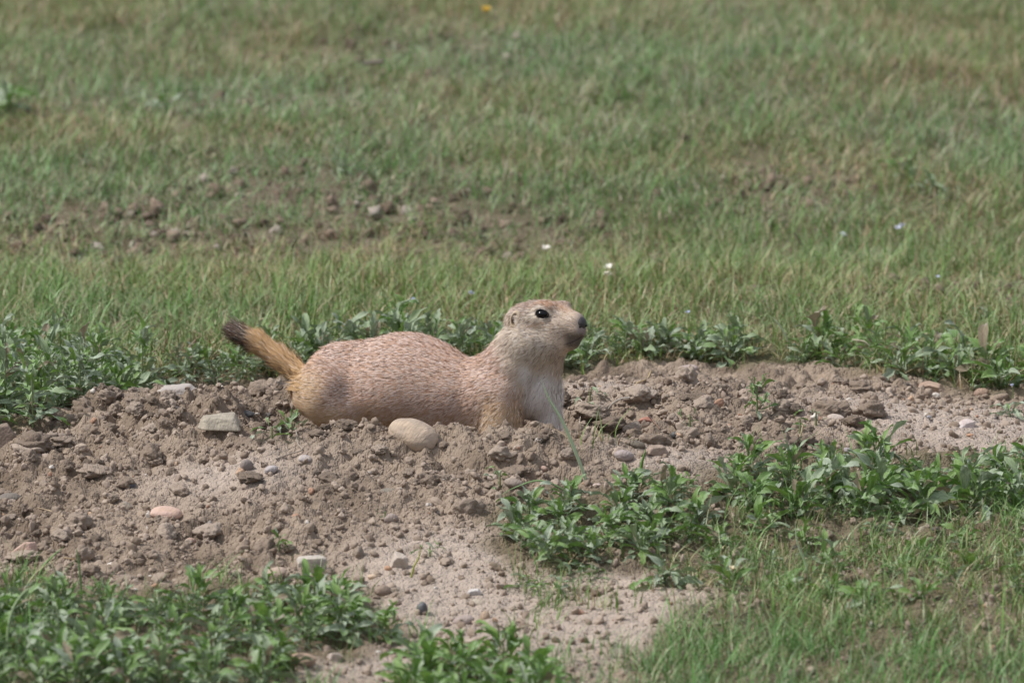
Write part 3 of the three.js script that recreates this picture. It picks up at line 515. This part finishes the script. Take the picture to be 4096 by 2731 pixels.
// ------------------------------------------------------------------ leafy weeds
function leafGeometry(seed, lobes) {
  const r = rng(seed), n = 10, m = 4, P = [], I = [], U = [], w0 = 0.10 + 0.05 * r(), droop = 0.35 + 1.3 * r(), fold = 0.25 + 0.5 * r(), wave = 0.03 + 0.03 * r(), ph = r() * 6, sideBend = (r() - 0.5) * 0.5, tooth = [r(), r(), r(), r()];
  let x = 0, y = 0, z = 0, a = droop * 0.35, b = 0;
  for (let i = 0; i <= n; i++) {
    const t = i / n; let w = t < 0.22 ? lerp(0.018, 0.045, t / 0.22) : w0 * Math.sin(Math.PI * clamp(((t - 0.12) / 0.88) ** 0.95)) ** 0.75 * (0.8 + 0.25 * t) + 0.004;
    if (lobes && t > 0.3 && t < 0.95) w *= 0.74 + 0.62 * (i % 2) * (0.6 + 0.6 * tooth[i % 4]);
    for (let j = 0; j <= m; j++) { const s = j / m * 2 - 1, e = Math.abs(s); const yy = fold * w * e + wave * e * e * Math.sin(t * 11 + ph + s * 2) * (t > 0.25 ? 1 : 0); P.push(x - Math.sin(a) * yy, y + Math.cos(a) * yy, z + s * w * (1 - 0.12 * fold) + 0); U.push(t, j / m); }
    x += Math.cos(a) * Math.cos(b) / n; y += Math.sin(a) / n; z += Math.sin(b) / n; a -= droop * 1.6 / n * (0.4 + t); b += sideBend / n;
  }
  for (let i = 0; i < n; i++) for (let j = 0; j < m; j++) { const q = i * (m + 1) + j; I.push(q, q + 1, q + m + 1, q + 1, q + m + 2, q + m + 1); }
  const g = geometryOf(P, I, null, U); g.computeVertexNormals(); return g;
}
const leafShapes = Array.from({ length: 16 }, (_, i) => leafGeometry(50 + i, i % 2));
const leafBump = noiseTexture(128, 3, (u, v) => 0.5 - 0.45 * Math.exp(-(((v - 0.5) / 0.04) ** 2)) + 0.12 * Math.sin((u * 9 - Math.abs(v - 0.5) * 6) * 6.28) + 0.12 * (hash(Math.floor(u * 60), Math.floor(v * 40), 2) - 0.5));
// pale midrib and the dusty bloom of the leaf's skin, in grains
const leafTint = (() => { const n = 128, d = new Uint8Array(n * n * 4); for (let y = 0; y < n; y++) for (let x = 0; x < n; x++) { const v = y / n, u = x / n, rib = Math.exp(-(((v - 0.5) / 0.035) ** 2)), k = 0.92 + 0.09 * vnoise(u * 14, v * 9, 0, 5) + 0.09 * vnoise(u * 50, v * 34, 0, 6) + 0.1 * rib, o = (y * n + x) * 4; d[o] = clamp(k + 0.05 * rib) * 255; d[o + 1] = clamp(k) * 255; d[o + 2] = clamp(k) * 255; d[o + 3] = 255; } const t = new THREE.DataTexture(d, n, n); t.colorSpace = THREE.SRGBColorSpace; t.magFilter = THREE.LinearFilter; t.needsUpdate = true; return t; })();
const leafMat = (c, through, rough = 0.62) => new THREE.MeshPhysicalMaterial({ color: new THREE.Color(...c), map: leafTint, roughness: rough, transmission: through, thickness: 0, bumpMap: leafBump, bumpScale: 0.0006, side: THREE.DoubleSide });
const greyGreen = [[0.34, 0.42, 0.25], [0.30, 0.395, 0.20], [0.385, 0.455, 0.31]].map((c) => leafMat(c, 0.3)), backlitGreen = [[0.235, 0.41, 0.08], [0.27, 0.44, 0.09], [0.205, 0.36, 0.075]].map((c) => leafMat(c, 0.5)), dryLeaf = leafMat([0.3, 0.24, 0.15], 0.3, 0.9), stemM = new THREE.MeshStandardMaterial({ color: new THREE.Color(0.16, 0.2, 0.08), roughness: 0.7 });  // the saturated greens have sun shining through leaves put into their colour
const stemG = new THREE.CylinderGeometry(0.0008, 0.0012, 1, 6); stemG.translate(0, 0.5, 0);
function weed(p, opt) {
  const { label, group, name = 'leafy_weed', n = 18, len = 0.034, backlit = 0.45, spread = 1, upright = 1, cat = 'weed', dry = 0.05, high = 0.012 } = opt, fine = !opt.plain && R() < 0.2;
  const g = thing(name, p, label, cat, group); g.rotation.y = R() * 6.28;
  const tall = high * (0.5 + R());
  const st = mesh('stem', stemG, stemM, g); st.scale.set(1, tall + 0.004, 1); st.position.y = -0.004;
  const count = fine ? Math.round(n * 1.5) : n;
  for (let i = 0; i < count; i++) {
    const t = (i + 0.5) / count, inc = lerp(2, 62, t ** 1.4) * upright + (R() - 0.5) * 60, l = len * (fine ? 0.7 : 1) * (0.55 + 0.75 * R()) * (t > 0.8 ? 0.7 : 1), isBacklit = R() < backlit * (0.55 + 0.9 * t);  // upper, more upright leaves more often get the painted backlit green
    const lf = mesh('leaf', leafShapes[Math.floor(R() * 16)], R() < dry ? dryLeaf : (isBacklit ? backlitGreen : greyGreen)[Math.floor(R() * 3)], g);
    lf.position.set((R() - 0.5) * 0.016 * spread, 0.002 + tall * t, (R() - 0.5) * 0.016 * spread); lf.scale.set(l, l, l * (fine ? 0.5 : 0.8 + 0.45 * R()));
    lf.rotation.set((R() - 0.5) * 1.5, i * 2.4 + (R() - 0.5) * 0.9, inc * Math.PI / 180, 'YZX');
  }
  return g;
}
function bank(poly, gap, opt) {
  const o = outline(poly), xs = o.map((p) => p[0]), zs = o.map((p) => p[1]), x0 = Math.min(...xs), x1 = Math.max(...xs), z0 = Math.min(...zs), z1 = Math.max(...zs), put = [];
  for (let i = 0; i < 3000; i++) { const x = lerp(x0, x1, R()), z = lerp(z0, z1, R()); if (!inside(o, x, z) || put.some(([a, b]) => Math.hypot(a - x, b - z) < gap)) continue; put.push([x, z]); }
  // each weed is told apart by where in its bank it grows
  const cols = Math.max(1, Math.round(put.length / 4)), colNames = cols < 2 ? [''] : ['leftmost part', 'left part', 'left of the middle', 'middle', 'right of the middle', 'right part', 'rightmost part'];
  const byX = put.map((p, i) => [p, i]).sort((a, b) => a[0][0] - b[0][0]), words = [];
  const groups = Math.min(7, cols), pick = { 1: [3], 2: [1, 5], 3: [1, 3, 5], 4: [0, 2, 4, 6], 5: [0, 1, 3, 5, 6], 6: [0, 1, 2, 4, 5, 6], 7: [0, 1, 2, 3, 4, 5, 6] }[groups];
  for (let g = 0; g < groups; g++) { const part = byX.slice(Math.floor(g * put.length / groups), Math.floor((g + 1) * put.length / groups)).sort((a, b) => a[0][1] - b[0][1]); const rows = ['rearmost', 'second from the back', 'third from the back', 'fourth from the back', 'fifth from the back', 'sixth from the back', 'seventh from the back', 'eighth from the back', 'ninth from the back', 'tenth from the back', 'eleventh from the back']; part.forEach(([, i], r) => { words[i] = `${opt.label}, ${part.length > 1 && r === part.length - 1 ? 'foremost' : rows[r] ?? 'inner one'} in its ${colNames[pick[g]]}`.replace('in its left of the middle', 'left of its middle').replace('in its right of the middle', 'right of its middle'); }); }
  put.forEach(([x, z], i) => weed(new THREE.Vector3(x, height(x, z) - 0.001, z), { ...opt, label: words[i], len: opt.len * (0.85 + 0.3 * R()) }));
  return put.length;
}
const counts = [
  bank('-40,432 -40,378 60,374 110,380 150,390 92,401 54,413 20,434', 0.035, { high: 0.046, label: "grey green weed in left bank", group: 'weeds of the left bank', len: 0.034, backlit: 0.4, n: 34 }),
  bank('150,388 170,372 300,362 330,365 300,378 200,386', 0.031, { high: 0.022, label: "lobed weed below the tail", group: 'weeds behind the mound under the tail', len: 0.026, backlit: 0.22, n: 34 }),
  bank('290,364 400,350 510,350 510,366 400,368 330,372', 0.030, { high: 0.028, label: "lobed weed behind the back", group: 'weeds behind the back of the prairie dog', len: 0.031, backlit: 0.25, n: 34 }),
  bank('555,372 560,350 640,347 735,352 735,360 650,360 600,364', 0.033, { high: 0.016, label: "lobed weed right of the head", group: 'weeds behind the crest right of the head', len: 0.030, backlit: 0.32, n: 34 }),
  bank('800,362 820,352 900,352 960,366 1060,380 1060,396 1000,390 940,384 900,378 860,368', 0.038, { high: 0.022, label: "large leaved weed on right crest", group: 'weeds behind the crest at right', len: 0.037, backlit: 0.6, n: 24 }),
  bank('496,542 506,528 560,512 620,504 690,503 702,518 700,546 640,562 580,572 520,568', 0.037, { high: 0.02, label: "lobed weed in front patch", group: 'weeds in the patch in front of the burrow', len: 0.030, backlit: 0.45, n: 34 }),
  bank('728,492 760,482 860,478 960,474 1060,468 1060,510 960,516 860,520 760,522 715,512', 0.040, { high: 0.024, label: "green weed in right front bank", group: 'weeds of the right front bank', len: 0.035, backlit: 0.5, n: 34 }),
  bank('-40,612 50,608 130,616 250,610 340,608 376,620 388,640 300,655 260,700 -40,700', 0.037, { high: 0.022, label: "leafy weed in lower left mat", group: 'weeds of the lower left mat', len: 0.030, backlit: 0.5, n: 32 }),
  bank('405,682 440,666 500,664 545,680 560,720 400,720', 0.038, { high: 0.022, label: "bright weed in bottom edge clump", group: 'weeds at the bottom edge', len: 0.032, backlit: 0.75, n: 32 }),
];
counts.push(bank('700,530 740,518 1060,512 1060,600 900,610 720,600', 0.055, { high: 0.012, label: "small weed among right front grass", group: 'weeds among the right front grass', len: 0.028, backlit: 0.7, n: 18 }));
console.log('weeds', counts.join(' '));
const sprout = (px, py, opt) => weed(hit(px, py, height), { name: 'seedling', cat: 'seedling', n: 9, len: 0.022, ...opt });
sprout(292, 434, { label: 'downy green seedling on the rim left of the haunch', backlit: 0.7, upright: 1.6, n: 14, len: 0.021 });
sprout(272, 438, { label: 'flattened pale green leaf tuft left of the downy seedling', backlit: 0.9, upright: 0, n: 7, len: 0.024 });
sprout(757, 414, { label: 'bushy green seedling in the loose soil at right', backlit: 0.75, upright: 1.3, n: 30, len: 0.019, high: 0.024, plain: true });
sprout(279, 549, { label: 'small dusty green seedling above the lumpy white stone', backlit: 0.4, n: 8, len: 0.018 });
sprout(385, 520, { label: 'tiny pale sprout beside the mauve grey pebble', backlit: 0.2, n: 6, len: 0.009, upright: 0.2 });
sprout(690, 427, { label: 'tiny bright green sprout behind the black pebble', backlit: 1, n: 8, len: 0.012, upright: 1.5 });
sprout(1010, 416, { label: 'flat dark green rosette on the bare crust at the right edge', backlit: 0.3, n: 14, len: 0.026, upright: 0.1 });
sprout(590, 404, { label: 'thin dark seedling on the crust right of the chest', backlit: 0.1, n: 6, len: 0.02, upright: 0.6 });
sprout(526, 592, { label: 'low lobed rosette on the bare soil below the front weeds', backlit: 0.4, n: 14, len: 0.026, upright: 0.3 });
sprout(560, 594, { label: 'small low rosette right of the lobed rosette', backlit: 0.4, n: 10, len: 0.022, upright: 0.3 });
sprout(665, 585, { label: 'spreading feathery rosette between soil and front grass', backlit: 0.4, n: 32, len: 0.03, upright: 0.35 });
sprout(590, 580, { label: 'small rosette at the foot of the front weeds', backlit: 0.3, n: 16, len: 0.026, upright: 0.3 });
sprout(500, 487, { label: 'pale star shaped seedling left of the long stalk', backlit: 0.5, n: 8, len: 0.02, upright: 0.4 });
sprout(430, 556, { label: 'sparse seedling right of the three sided stone', backlit: 0.6, n: 6, len: 0.02, upright: 0.4 });
sprout(816, 425, { label: 'tiny pale sprout on the crust at right', backlit: 0.6, n: 5, len: 0.011, upright: 1.5 });
sprout(800, 432, { label: 'thin leaved sprout beside a dry twig at right', backlit: 0.8, n: 5, len: 0.02, upright: 0.4 });
// blurred broad plants standing in the far grass
for (const [px, py, label, n, len] of [[10, 112, 'dark green leafy clump at the left edge of the far grass', 26, 0.045], [163, 112, 'small dark green clump in the bare far grass', 16, 0.03], [905, 176, 'dense green clump at the right of the far grass', 22, 0.03], [345, 170, 'grey green sage sprig behind the bare patch', 14, 0.03], [88, 258, 'pale yellowish green plant in the grass at left', 14, 0.028], [930, 190, 'silvery sage sprig beside the dense green clump', 16, 0.03], [138, 345, 'silvery lobed plant in the grass above the left bank', 16, 0.03], [838, 340, 'silvery sage sprig behind the right weeds', 14, 0.026], [985, 318, 'silvery sage sprig in the grass at the right edge', 14, 0.026]])
  weed(hit(px, py + 4), { label, name: 'field_plant', cat: 'plant', n, len, backlit: label.includes('sil') || label.includes('grey') ? 0 : 0.4 });

// ------------------------------------------------------------------ grass
function tuftGeometry(seed, blades, hgt, width, dryShare, lean, thatch = 0) {
  const r = rng(seed), P = [], I = [], Cc = [];
  for (let b = 0; b < blades; b++) {
    const a = r() * 6.283, rad = 0.022 * Math.sqrt(r()), old = r() < 0.016, l = hgt * (old ? 1.05 + 0.35 * r() : 0.3 + 0.75 * r()), dir = r() * 6.283, bend = old ? 0.9 + 0.8 * r() : lean * (0.2 + 1.2 * r()), w = width * (0.55 + 0.95 * r() * r() + 0.15), face = dir + 1.57 + (r() - 0.5) * 1.4, dry = r();
    const c = old ? hex(['#b5ad90', '#98a472'][Math.floor(r() * 2)]) : r() < thatch ? hex(['#b0a182', '#a3987c', '#948c6e', '#b8aa90'][Math.floor(r() * 4)]) : dry < dryShare * 0.75 ? hex(['#ada07f', '#bcae90', '#9c8d6c'][Math.floor(r() * 3)]) : dry < dryShare ? hex(['#8b7058', '#7f6c50'][Math.floor(r() * 2)]) : mix3(mix3(hex('#497429'), hex('#79a04b'), r()), hex('#b4ba9c'), r() < 0.28 ? 0.9 * r() : 0.06);  // some greens are mixed paler to imitate highlights along the blades
    const x0 = Math.cos(a) * rad, z0 = Math.sin(a) * rad, k = P.length / 3, short = dry < dryShare && r() < 0.6 ? 0.6 : 1, n = 4;
    for (let i = 0; i <= n; i++) { const t = i / n, o = bend * l * t * t, ww = w * (1 - t ** 1.6) * 0.5 * (0.75 + 0.25 * Math.min(1, t * 4)), y = l * short * t * (1 - 0.25 * bend * t), x = x0 + Math.cos(dir) * o, z = z0 + Math.sin(dir) * o; if (i < n) { P.push(x - Math.cos(face) * ww, y, z - Math.sin(face) * ww, x + Math.cos(face) * ww, y, z + Math.sin(face) * ww); Cc.push(...c, ...c); } else { P.push(x, y, z); Cc.push(...c); } }
    for (let i = 0; i < n - 1; i++) { const q = k + i * 2; I.push(q, q + 1, q + 2, q + 1, q + 3, q + 2); } I.push(k + 2 * n - 2, k + 2 * n - 1, k + 2 * n);
  }
  const g = geometryOf(P, I, Cc); g.computeVertexNormals(); return g;
}
const dryTufts = [];
const bladeM = new THREE.MeshPhysicalMaterial({ vertexColors: true, roughness: 0.5, transmission: 0.28, thickness: 0, side: THREE.DoubleSide });
function grass(name, label, tufts, spots) {
  const per = tufts.map(() => []); spots.forEach((s) => per[Math.floor(R() * tufts.length)].push(s));
  const m4 = new THREE.Matrix4(), q = new THREE.Quaternion(), e = new THREE.Euler(), c = new THREE.Color();
  const holder = new THREE.Group(); holder.name = numbered(name); scene.add(holder); tag(holder, label, 'grass', null, 'stuff');
  per.forEach((list, i) => { const im = new THREE.InstancedMesh(tufts[i], bladeM, list.length); im.name = 'tuft'; im.userData.kind = 'stuff'; im.castShadow = im.receiveShadow = true; list.forEach(([x, z, s, tint], j) => { e.set((R() - 0.5) * 0.25, R() * 6.283, (R() - 0.5) * 0.25); m4.compose(new THREE.Vector3(x, height(x, z) - 0.002, z), q.setFromEuler(e), new THREE.Vector3(s, s * (0.8 + 0.4 * R()), s)); im.setMatrixAt(j, m4); im.setColorAt(j, c.setRGB(...tint)); }); holder.add(im); });
  return spots.length;
}
{
  const tufts = Array.from({ length: 8 }, (_, i) => tuftGeometry(700 + i, 12, 0.054, 0.0014, 0.20, 0.7)), farTufts = Array.from({ length: 8 }, (_, i) => tuftGeometry(770 + i, 12, 0.044, 0.0014, 0.18, 0.8, 0.30)), lowTufts = Array.from({ length: 5 }, (_, i) => tuftGeometry(740 + i, 12, 0.024, 0.0016, 0.42, 1.1));
  const far = [], mid = [], near = [], low = [];
  const scatter = (x0, x1, z0, z1, per, f) => { const n = Math.round((x1 - x0) * (z1 - z0) * per); for (let i = 0; i < n; i++) f(lerp(x0, x1, R()), lerp(z0, z1, R())); };
  const tintAt = (x, z) => { const n = fbm(x * 3.2, 0, z * 3.2, 3, 31), t = 0.88 + 0.3 * R(), d = clamp(0.5 + 0.9 * n), far = smooth(-0.2, -1.6, z); return [t * lerp(0.9, 1.12, d) * (1 + 0.06 * far), t * lerp(1.03, 1.0, d), t * lerp(0.95, 0.88, d) * (1 + 0.12 * far)]; };  // tufts farther back get a paler, bluer tint, haze painted into their colour
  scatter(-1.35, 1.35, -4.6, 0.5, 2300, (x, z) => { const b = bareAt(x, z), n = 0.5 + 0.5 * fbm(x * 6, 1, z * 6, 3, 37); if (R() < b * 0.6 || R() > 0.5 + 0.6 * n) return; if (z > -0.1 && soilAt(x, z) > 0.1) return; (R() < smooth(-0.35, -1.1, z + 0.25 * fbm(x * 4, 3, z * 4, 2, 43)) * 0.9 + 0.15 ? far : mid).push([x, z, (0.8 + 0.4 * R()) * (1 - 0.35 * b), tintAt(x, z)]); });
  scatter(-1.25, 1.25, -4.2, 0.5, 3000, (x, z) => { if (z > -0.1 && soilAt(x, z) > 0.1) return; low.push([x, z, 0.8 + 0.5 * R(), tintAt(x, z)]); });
  const FRONT = outline('650,690 690,600 705,555 700,520 740,508 840,512 1024,500 1120,495 1120,760 640,760'), FRINGE = outline('-60,720 -60,582 40,576 70,600 60,720');
  scatter(0, 1.2, 0.75, 2.3, 4200, (x, z) => { const d = edgeDistance(FRONT, x, z); if (d < 0 && R() > 0.36 * Math.exp(d * 6)) return; const n = 0.5 + 0.5 * fbm(x * 7, 1, z * 7, 3, 41); if (R() > 0.12 + 0.85 * n) return; near.push([x, z, 0.66 + 0.4 * R(), tintAt(x, z)]); if (R() < 0.8) low.push([x + 0.01, z, 0.9, tintAt(x, z)]); });
  scatter(-1.2, 0.3, 1.1, 2.2, 900, (x, z) => { const s = soilAt(x, z); if (s > 0.3 && R() > 0.06) return; near.push([x, z, 0.5 + 0.4 * R(), tintAt(x, z)]); });
  scatter(-1.2, -0.3, 0.9, 2.2, 1000, (x, z) => { if (inside(FRINGE, x, z)) near.push([x, z, 0.7 + 0.5 * R(), tintAt(x, z)]); });
  scatter(0.2, 0.9, 0.45, 0.75, 60, (x, z) => { if (soilAt(x, z) < 0.1) near.push([x, z, 0.7, tintAt(x, z)]); });
  console.log('grass', grass('grass', 'green prairie grass standing just behind the mound and the weeds', tufts, mid), grass('field_grass', 'paler grass mixed with dead blades filling the far field', farTufts, far), grass('front_grass', 'shorter green grass in front of the mound, thickest at the lower right', tufts, near), grass('dry_grass', 'short dry and green undergrowth between the taller blades', lowTufts, low));
}
// single blades and stalks that stand out
function stalk(name, label, cat, pts, width, color, flat = true, group) {
  const curve = new THREE.CatmullRomCurve3(pts), n = 22, P = [], I = [], base = pts[0];
  let g;
  if (flat) {
    for (let i = 0; i <= n; i++) { const t = i / n, p = curve.getPoint(t), d = curve.getTangent(t), s = new THREE.Vector3().crossVectors(d, new THREE.Vector3(0.15, 0.3, 1)).normalize().multiplyScalar(width / 2 * Math.max(0.04, 1 - t ** 3 * 0.95)), k = new THREE.Vector3().crossVectors(s, d).normalize().multiplyScalar(width * 0.12); for (const [a, b] of [[-1, 0], [0, -1], [1, 0], [0, 1]]) P.push(p.x + s.x * a + k.x * b - base.x, p.y + s.y * a + k.y * b - base.y, p.z + s.z * a + k.z * b - base.z); }
    for (let i = 0; i < n; i++) for (let j = 0; j < 4; j++) { const a = i * 4 + j, b = i * 4 + (j + 1) % 4; I.push(a, b, a + 4, b, b + 4, a + 4); }
    g = geometryOf(P, I); g.computeVertexNormals();
  } else { g = new THREE.TubeGeometry(curve, 24, width / 2, 7); g.translate(-base.x, -base.y, -base.z); }
  const m = mesh(name, g, new THREE.MeshStandardMaterial({ color: new THREE.Color(color), roughness: 0.7, side: THREE.DoubleSide })); m.position.copy(base); return tag(m, label, cat, group);
}
// points given by a foot on the land and then places in the photograph at that distance, drawing nearer by dz each
const reach = (foot, rest, dz = 0) => { const f = hit(...foot, height); return [f, ...rest.map(([x, y], i) => { const d = sight(x, y); return C.clone().addScaledVector(d, (f.z + dz * (i + 1) - C.z) / d.z); })]; };
const onLand = (list, up = 0.0015) => list.map(([x, y]) => { const p = hit(x, y, height); p.y += up; return p; });
stalk('grass_stalk', 'long pale green grass stalk arching up in front of the chest', 'grass stalk', reach([587, 482], [[577, 455], [562, 420], [549, 398], [541, 379]], 0.004), 0.0036, '#b5c49e');
stalk('tall_grass', 'tall pale grass blade rising from the far grass at right', 'grass blade', reach([793, 246], [[794, 225], [797, 205], [803, 188]]), 0.0032, '#97a573');
stalk('tall_grass', 'straight dark green blade standing behind the front right weeds', 'grass blade', reach([640, 478], [[642, 462], [646, 448]]), 0.0034, '#5d8238');
stalk('tall_grass', 'long pale blade bending over beside the right crest', 'grass blade', reach([794, 358], [[788, 340], [778, 323], [770, 315]]), 0.0026, '#a9b493');
stalk('tall_grass', 'pale arched blade at the lower left corner', 'grass blade', reach([8, 664], [[8, 630], [14, 606], [26, 590], [38, 585]]), 0.003, '#93a57c');
stalk('tall_grass', 'green blade leaning right over the lower left soil', 'grass blade', reach([36, 585], [[42, 568], [52, 556], [64, 546]]), 0.0024, '#7d9a5e');
stalk('tall_grass', 'slender upright blade left of centre in the lower left mat', 'grass blade', reach([82, 600], [[80, 574], [78, 556], [76, 546]]), 0.0022, '#64834a');
stalk('tall_grass', 'pale blade leaning over the front right grass', 'grass blade', reach([812, 588], [[806, 565], [797, 540], [795, 520]]), 0.0026, '#a7b58f');
stalk('tall_grass', 'long curved blade lying from the front weeds to the soil at left', 'grass blade', reach([585, 508], [[568, 492], [540, 480], [515, 487], [498, 496]], 0.004), 0.002, '#7a9460');
stalk('tall_grass', 'thin yellow green blade on the bare soil right of the small stones', 'grass blade', reach([411, 577], [[414, 566], [419, 556], [421, 545]]), 0.002, '#9a9e4c');
stalk('dry_stalk', 'curved pale grey stem on the soil right of the foreleg', 'dry stalk', [...reach([606, 411], [[614, 402], [622, 398], [630, 397]], 0.004)], 0.0018, '#a39a90', false);
stalk('dry_stalk', 'straw coloured stem lying up the slope behind the curved grey stem', 'dry stalk', onLand([[626, 406], [630, 396], [636, 387], [645, 383], [651, 374]], 0.004), 0.0016, '#b49a6f', false);
stalk('twig', 'brown twig leaning over the red stone', 'twig', onLand([[648, 417], [654, 424], [660, 431]], 0.003), 0.0017, '#7b6250', false);
stalk('dry_stalk', 'bent whitish fibre close to the chest of the prairie dog', 'dry stalk', onLand([[560, 408], [572, 402], [581, 402], [581, 414], [579, 428]], 0.003), 0.001, '#c2b6a6', false);
stalk('twig', 'dark twig lying left of the large tan cobble', 'twig', onLand([[370, 437], [382, 434], [396, 431]], 0.004), 0.0014, '#6b5a4c', false);
stalk('dry_stalk', 'grey root hanging from the downy seedling', 'dry stalk', onLand([[296, 432], [298, 446], [302, 452], [290, 456], [276, 461]], 0.003), 0.0016, '#96887a', false);
stalk('straw', 'pale straw on the soil below the downy seedling', 'straw', onLand([[312, 437], [322, 435]], 0.004), 0.0017, '#d0bd9c', false);
stalk('straw', 'thin straw on the lower left slope', 'straw', onLand([[38, 510], [50, 513], [63, 518]], 0.003), 0.0013, '#b8a283', false);
stalk('straw', 'straw on the soil above the front left weeds', 'straw', onLand([[64, 560], [80, 562]], 0.003), 0.0013, '#b39a74', false);
stalk('twig', 'grey twig lying across the crust at right', 'twig', onLand([[776, 433], [790, 431], [806, 432]], 0.003), 0.0013, '#857565', false);
stalk('straw', 'short upright straw on the crust at right', 'straw', reach([800, 436], [[802, 430], [803, 424]]), 0.0018, '#cbb592', false);
stalk('dry_stalk', 'dry white stem bending over the right weeds', 'dry stalk', reach([870, 366], [[872, 352], [866, 342], [852, 339]]), 0.0016, '#cdbfa6', false);
stalk('dry_stalk', 'brown seed stalk leaning left in the right grass', 'dry stalk', reach([812, 262], [[804, 248], [794, 232]]), 0.0022, '#6f5a50', false);
stalk('straw', 'dark flat stick in the far grass', 'stick', onLand([[364, 85], [384, 83]], 0.03), 0.006, '#6d6358', false);

// ------------------------------------------------------------------ small flowers in the grass
function flower(px, py, up, size, petalColor, coreColor, petals, label, group) {
  const f = hit(px, py + up), d = sight(px, py), top = C.clone().addScaledVector(d, (f.z - C.z) / d.z), g = thing('flower', f, label, 'flower', group), h = top.clone().sub(f);
  const s = mesh('stem', new THREE.TubeGeometry(new THREE.QuadraticBezierCurve3(new THREE.Vector3(), new THREE.Vector3(0.003, h.y * 0.5, 0), h), 8, 0.0007, 5), stemM, g);
  const pm = new THREE.MeshPhysicalMaterial({ color: new THREE.Color(petalColor), roughness: 0.8, transmission: 0.3, thickness: 0, side: THREE.DoubleSide });
  const pg = new THREE.SphereGeometry(1, 10, 8); pg.scale(0.5, 0.09, 0.32); pg.translate(0.5, 0.06, 0);
  for (let i = 0; i < petals; i++) { const p = mesh('petal', pg, pm, g); p.position.copy(h); p.scale.setScalar(size); p.rotation.set(0, i / petals * 6.283, 0.3 + 0.8 * R(), 'YZX'); }
  const cg = new THREE.SphereGeometry(size * 0.28, 10, 8), c = mesh('flower_centre', cg, new THREE.MeshStandardMaterial({ color: new THREE.Color(coreColor), roughness: 0.9 }), g); c.position.copy(h).add(new THREE.Vector3(0, size * 0.1, 0));
}
flower(486, 11, 26, 0.009, '#e0b81c', '#c99a12', 9, 'yellow flower near the top edge of the field');
flower(546, 252, 26, 0.010, '#efe9dc', '#d8cfa0', 6, 'flat white flower above the head of the prairie dog');
flower(609, 269, 22, 0.008, '#f0ebe0', '#d5ce98', 6, 'upper white flower of the pair right of the head');
flower(607, 276, 16, 0.008, '#ece6d8', '#d5ce98', 6, 'lower white flower of the pair right of the head');
flower(898, 229, 24, 0.006, '#d5d6e6', '#e8e6d0', 5, 'bluish white flower at the right, standing alone');
flower(902, 226, 24, 0.005, '#d0d2e4', '#e8e6d0', 5, 'smaller bluish white flower touching the lone one');
flower(843, 236, 20, 0.006, '#cfd2d8', '#dcdcc8', 6, 'greyish white flower left of the bluish ones');
flower(688, 313, 14, 0.004, '#c9d0ee', '#efeccc', 5, 'tiny blue flower above the right weeds');
flower(938, 277, 14, 0.0035, '#d6daf2', '#efeccc', 5, 'tiny pale blue flower in the right grass');
flower(1012, 566 - 180, 12, 0.0035, '#d6daf2', '#efeccc', 5, 'tiny pale blue flower behind the stones at the right edge');
flower(413, 300, 14, 0.004, '#ccd0ea', '#efeccc', 5, 'tiny blue flower above the back of the prairie dog');
flower(471, 294, 20, 0.005, '#cdd3e6', '#efeccc', 5, 'pale blue flower left of the ear');
flower(732, 569, 30, 0.005, '#d9cba6', '#cbb98a', 8, 'round cream bud at the edge of the front right grass');

renderer.render(scene, camera);
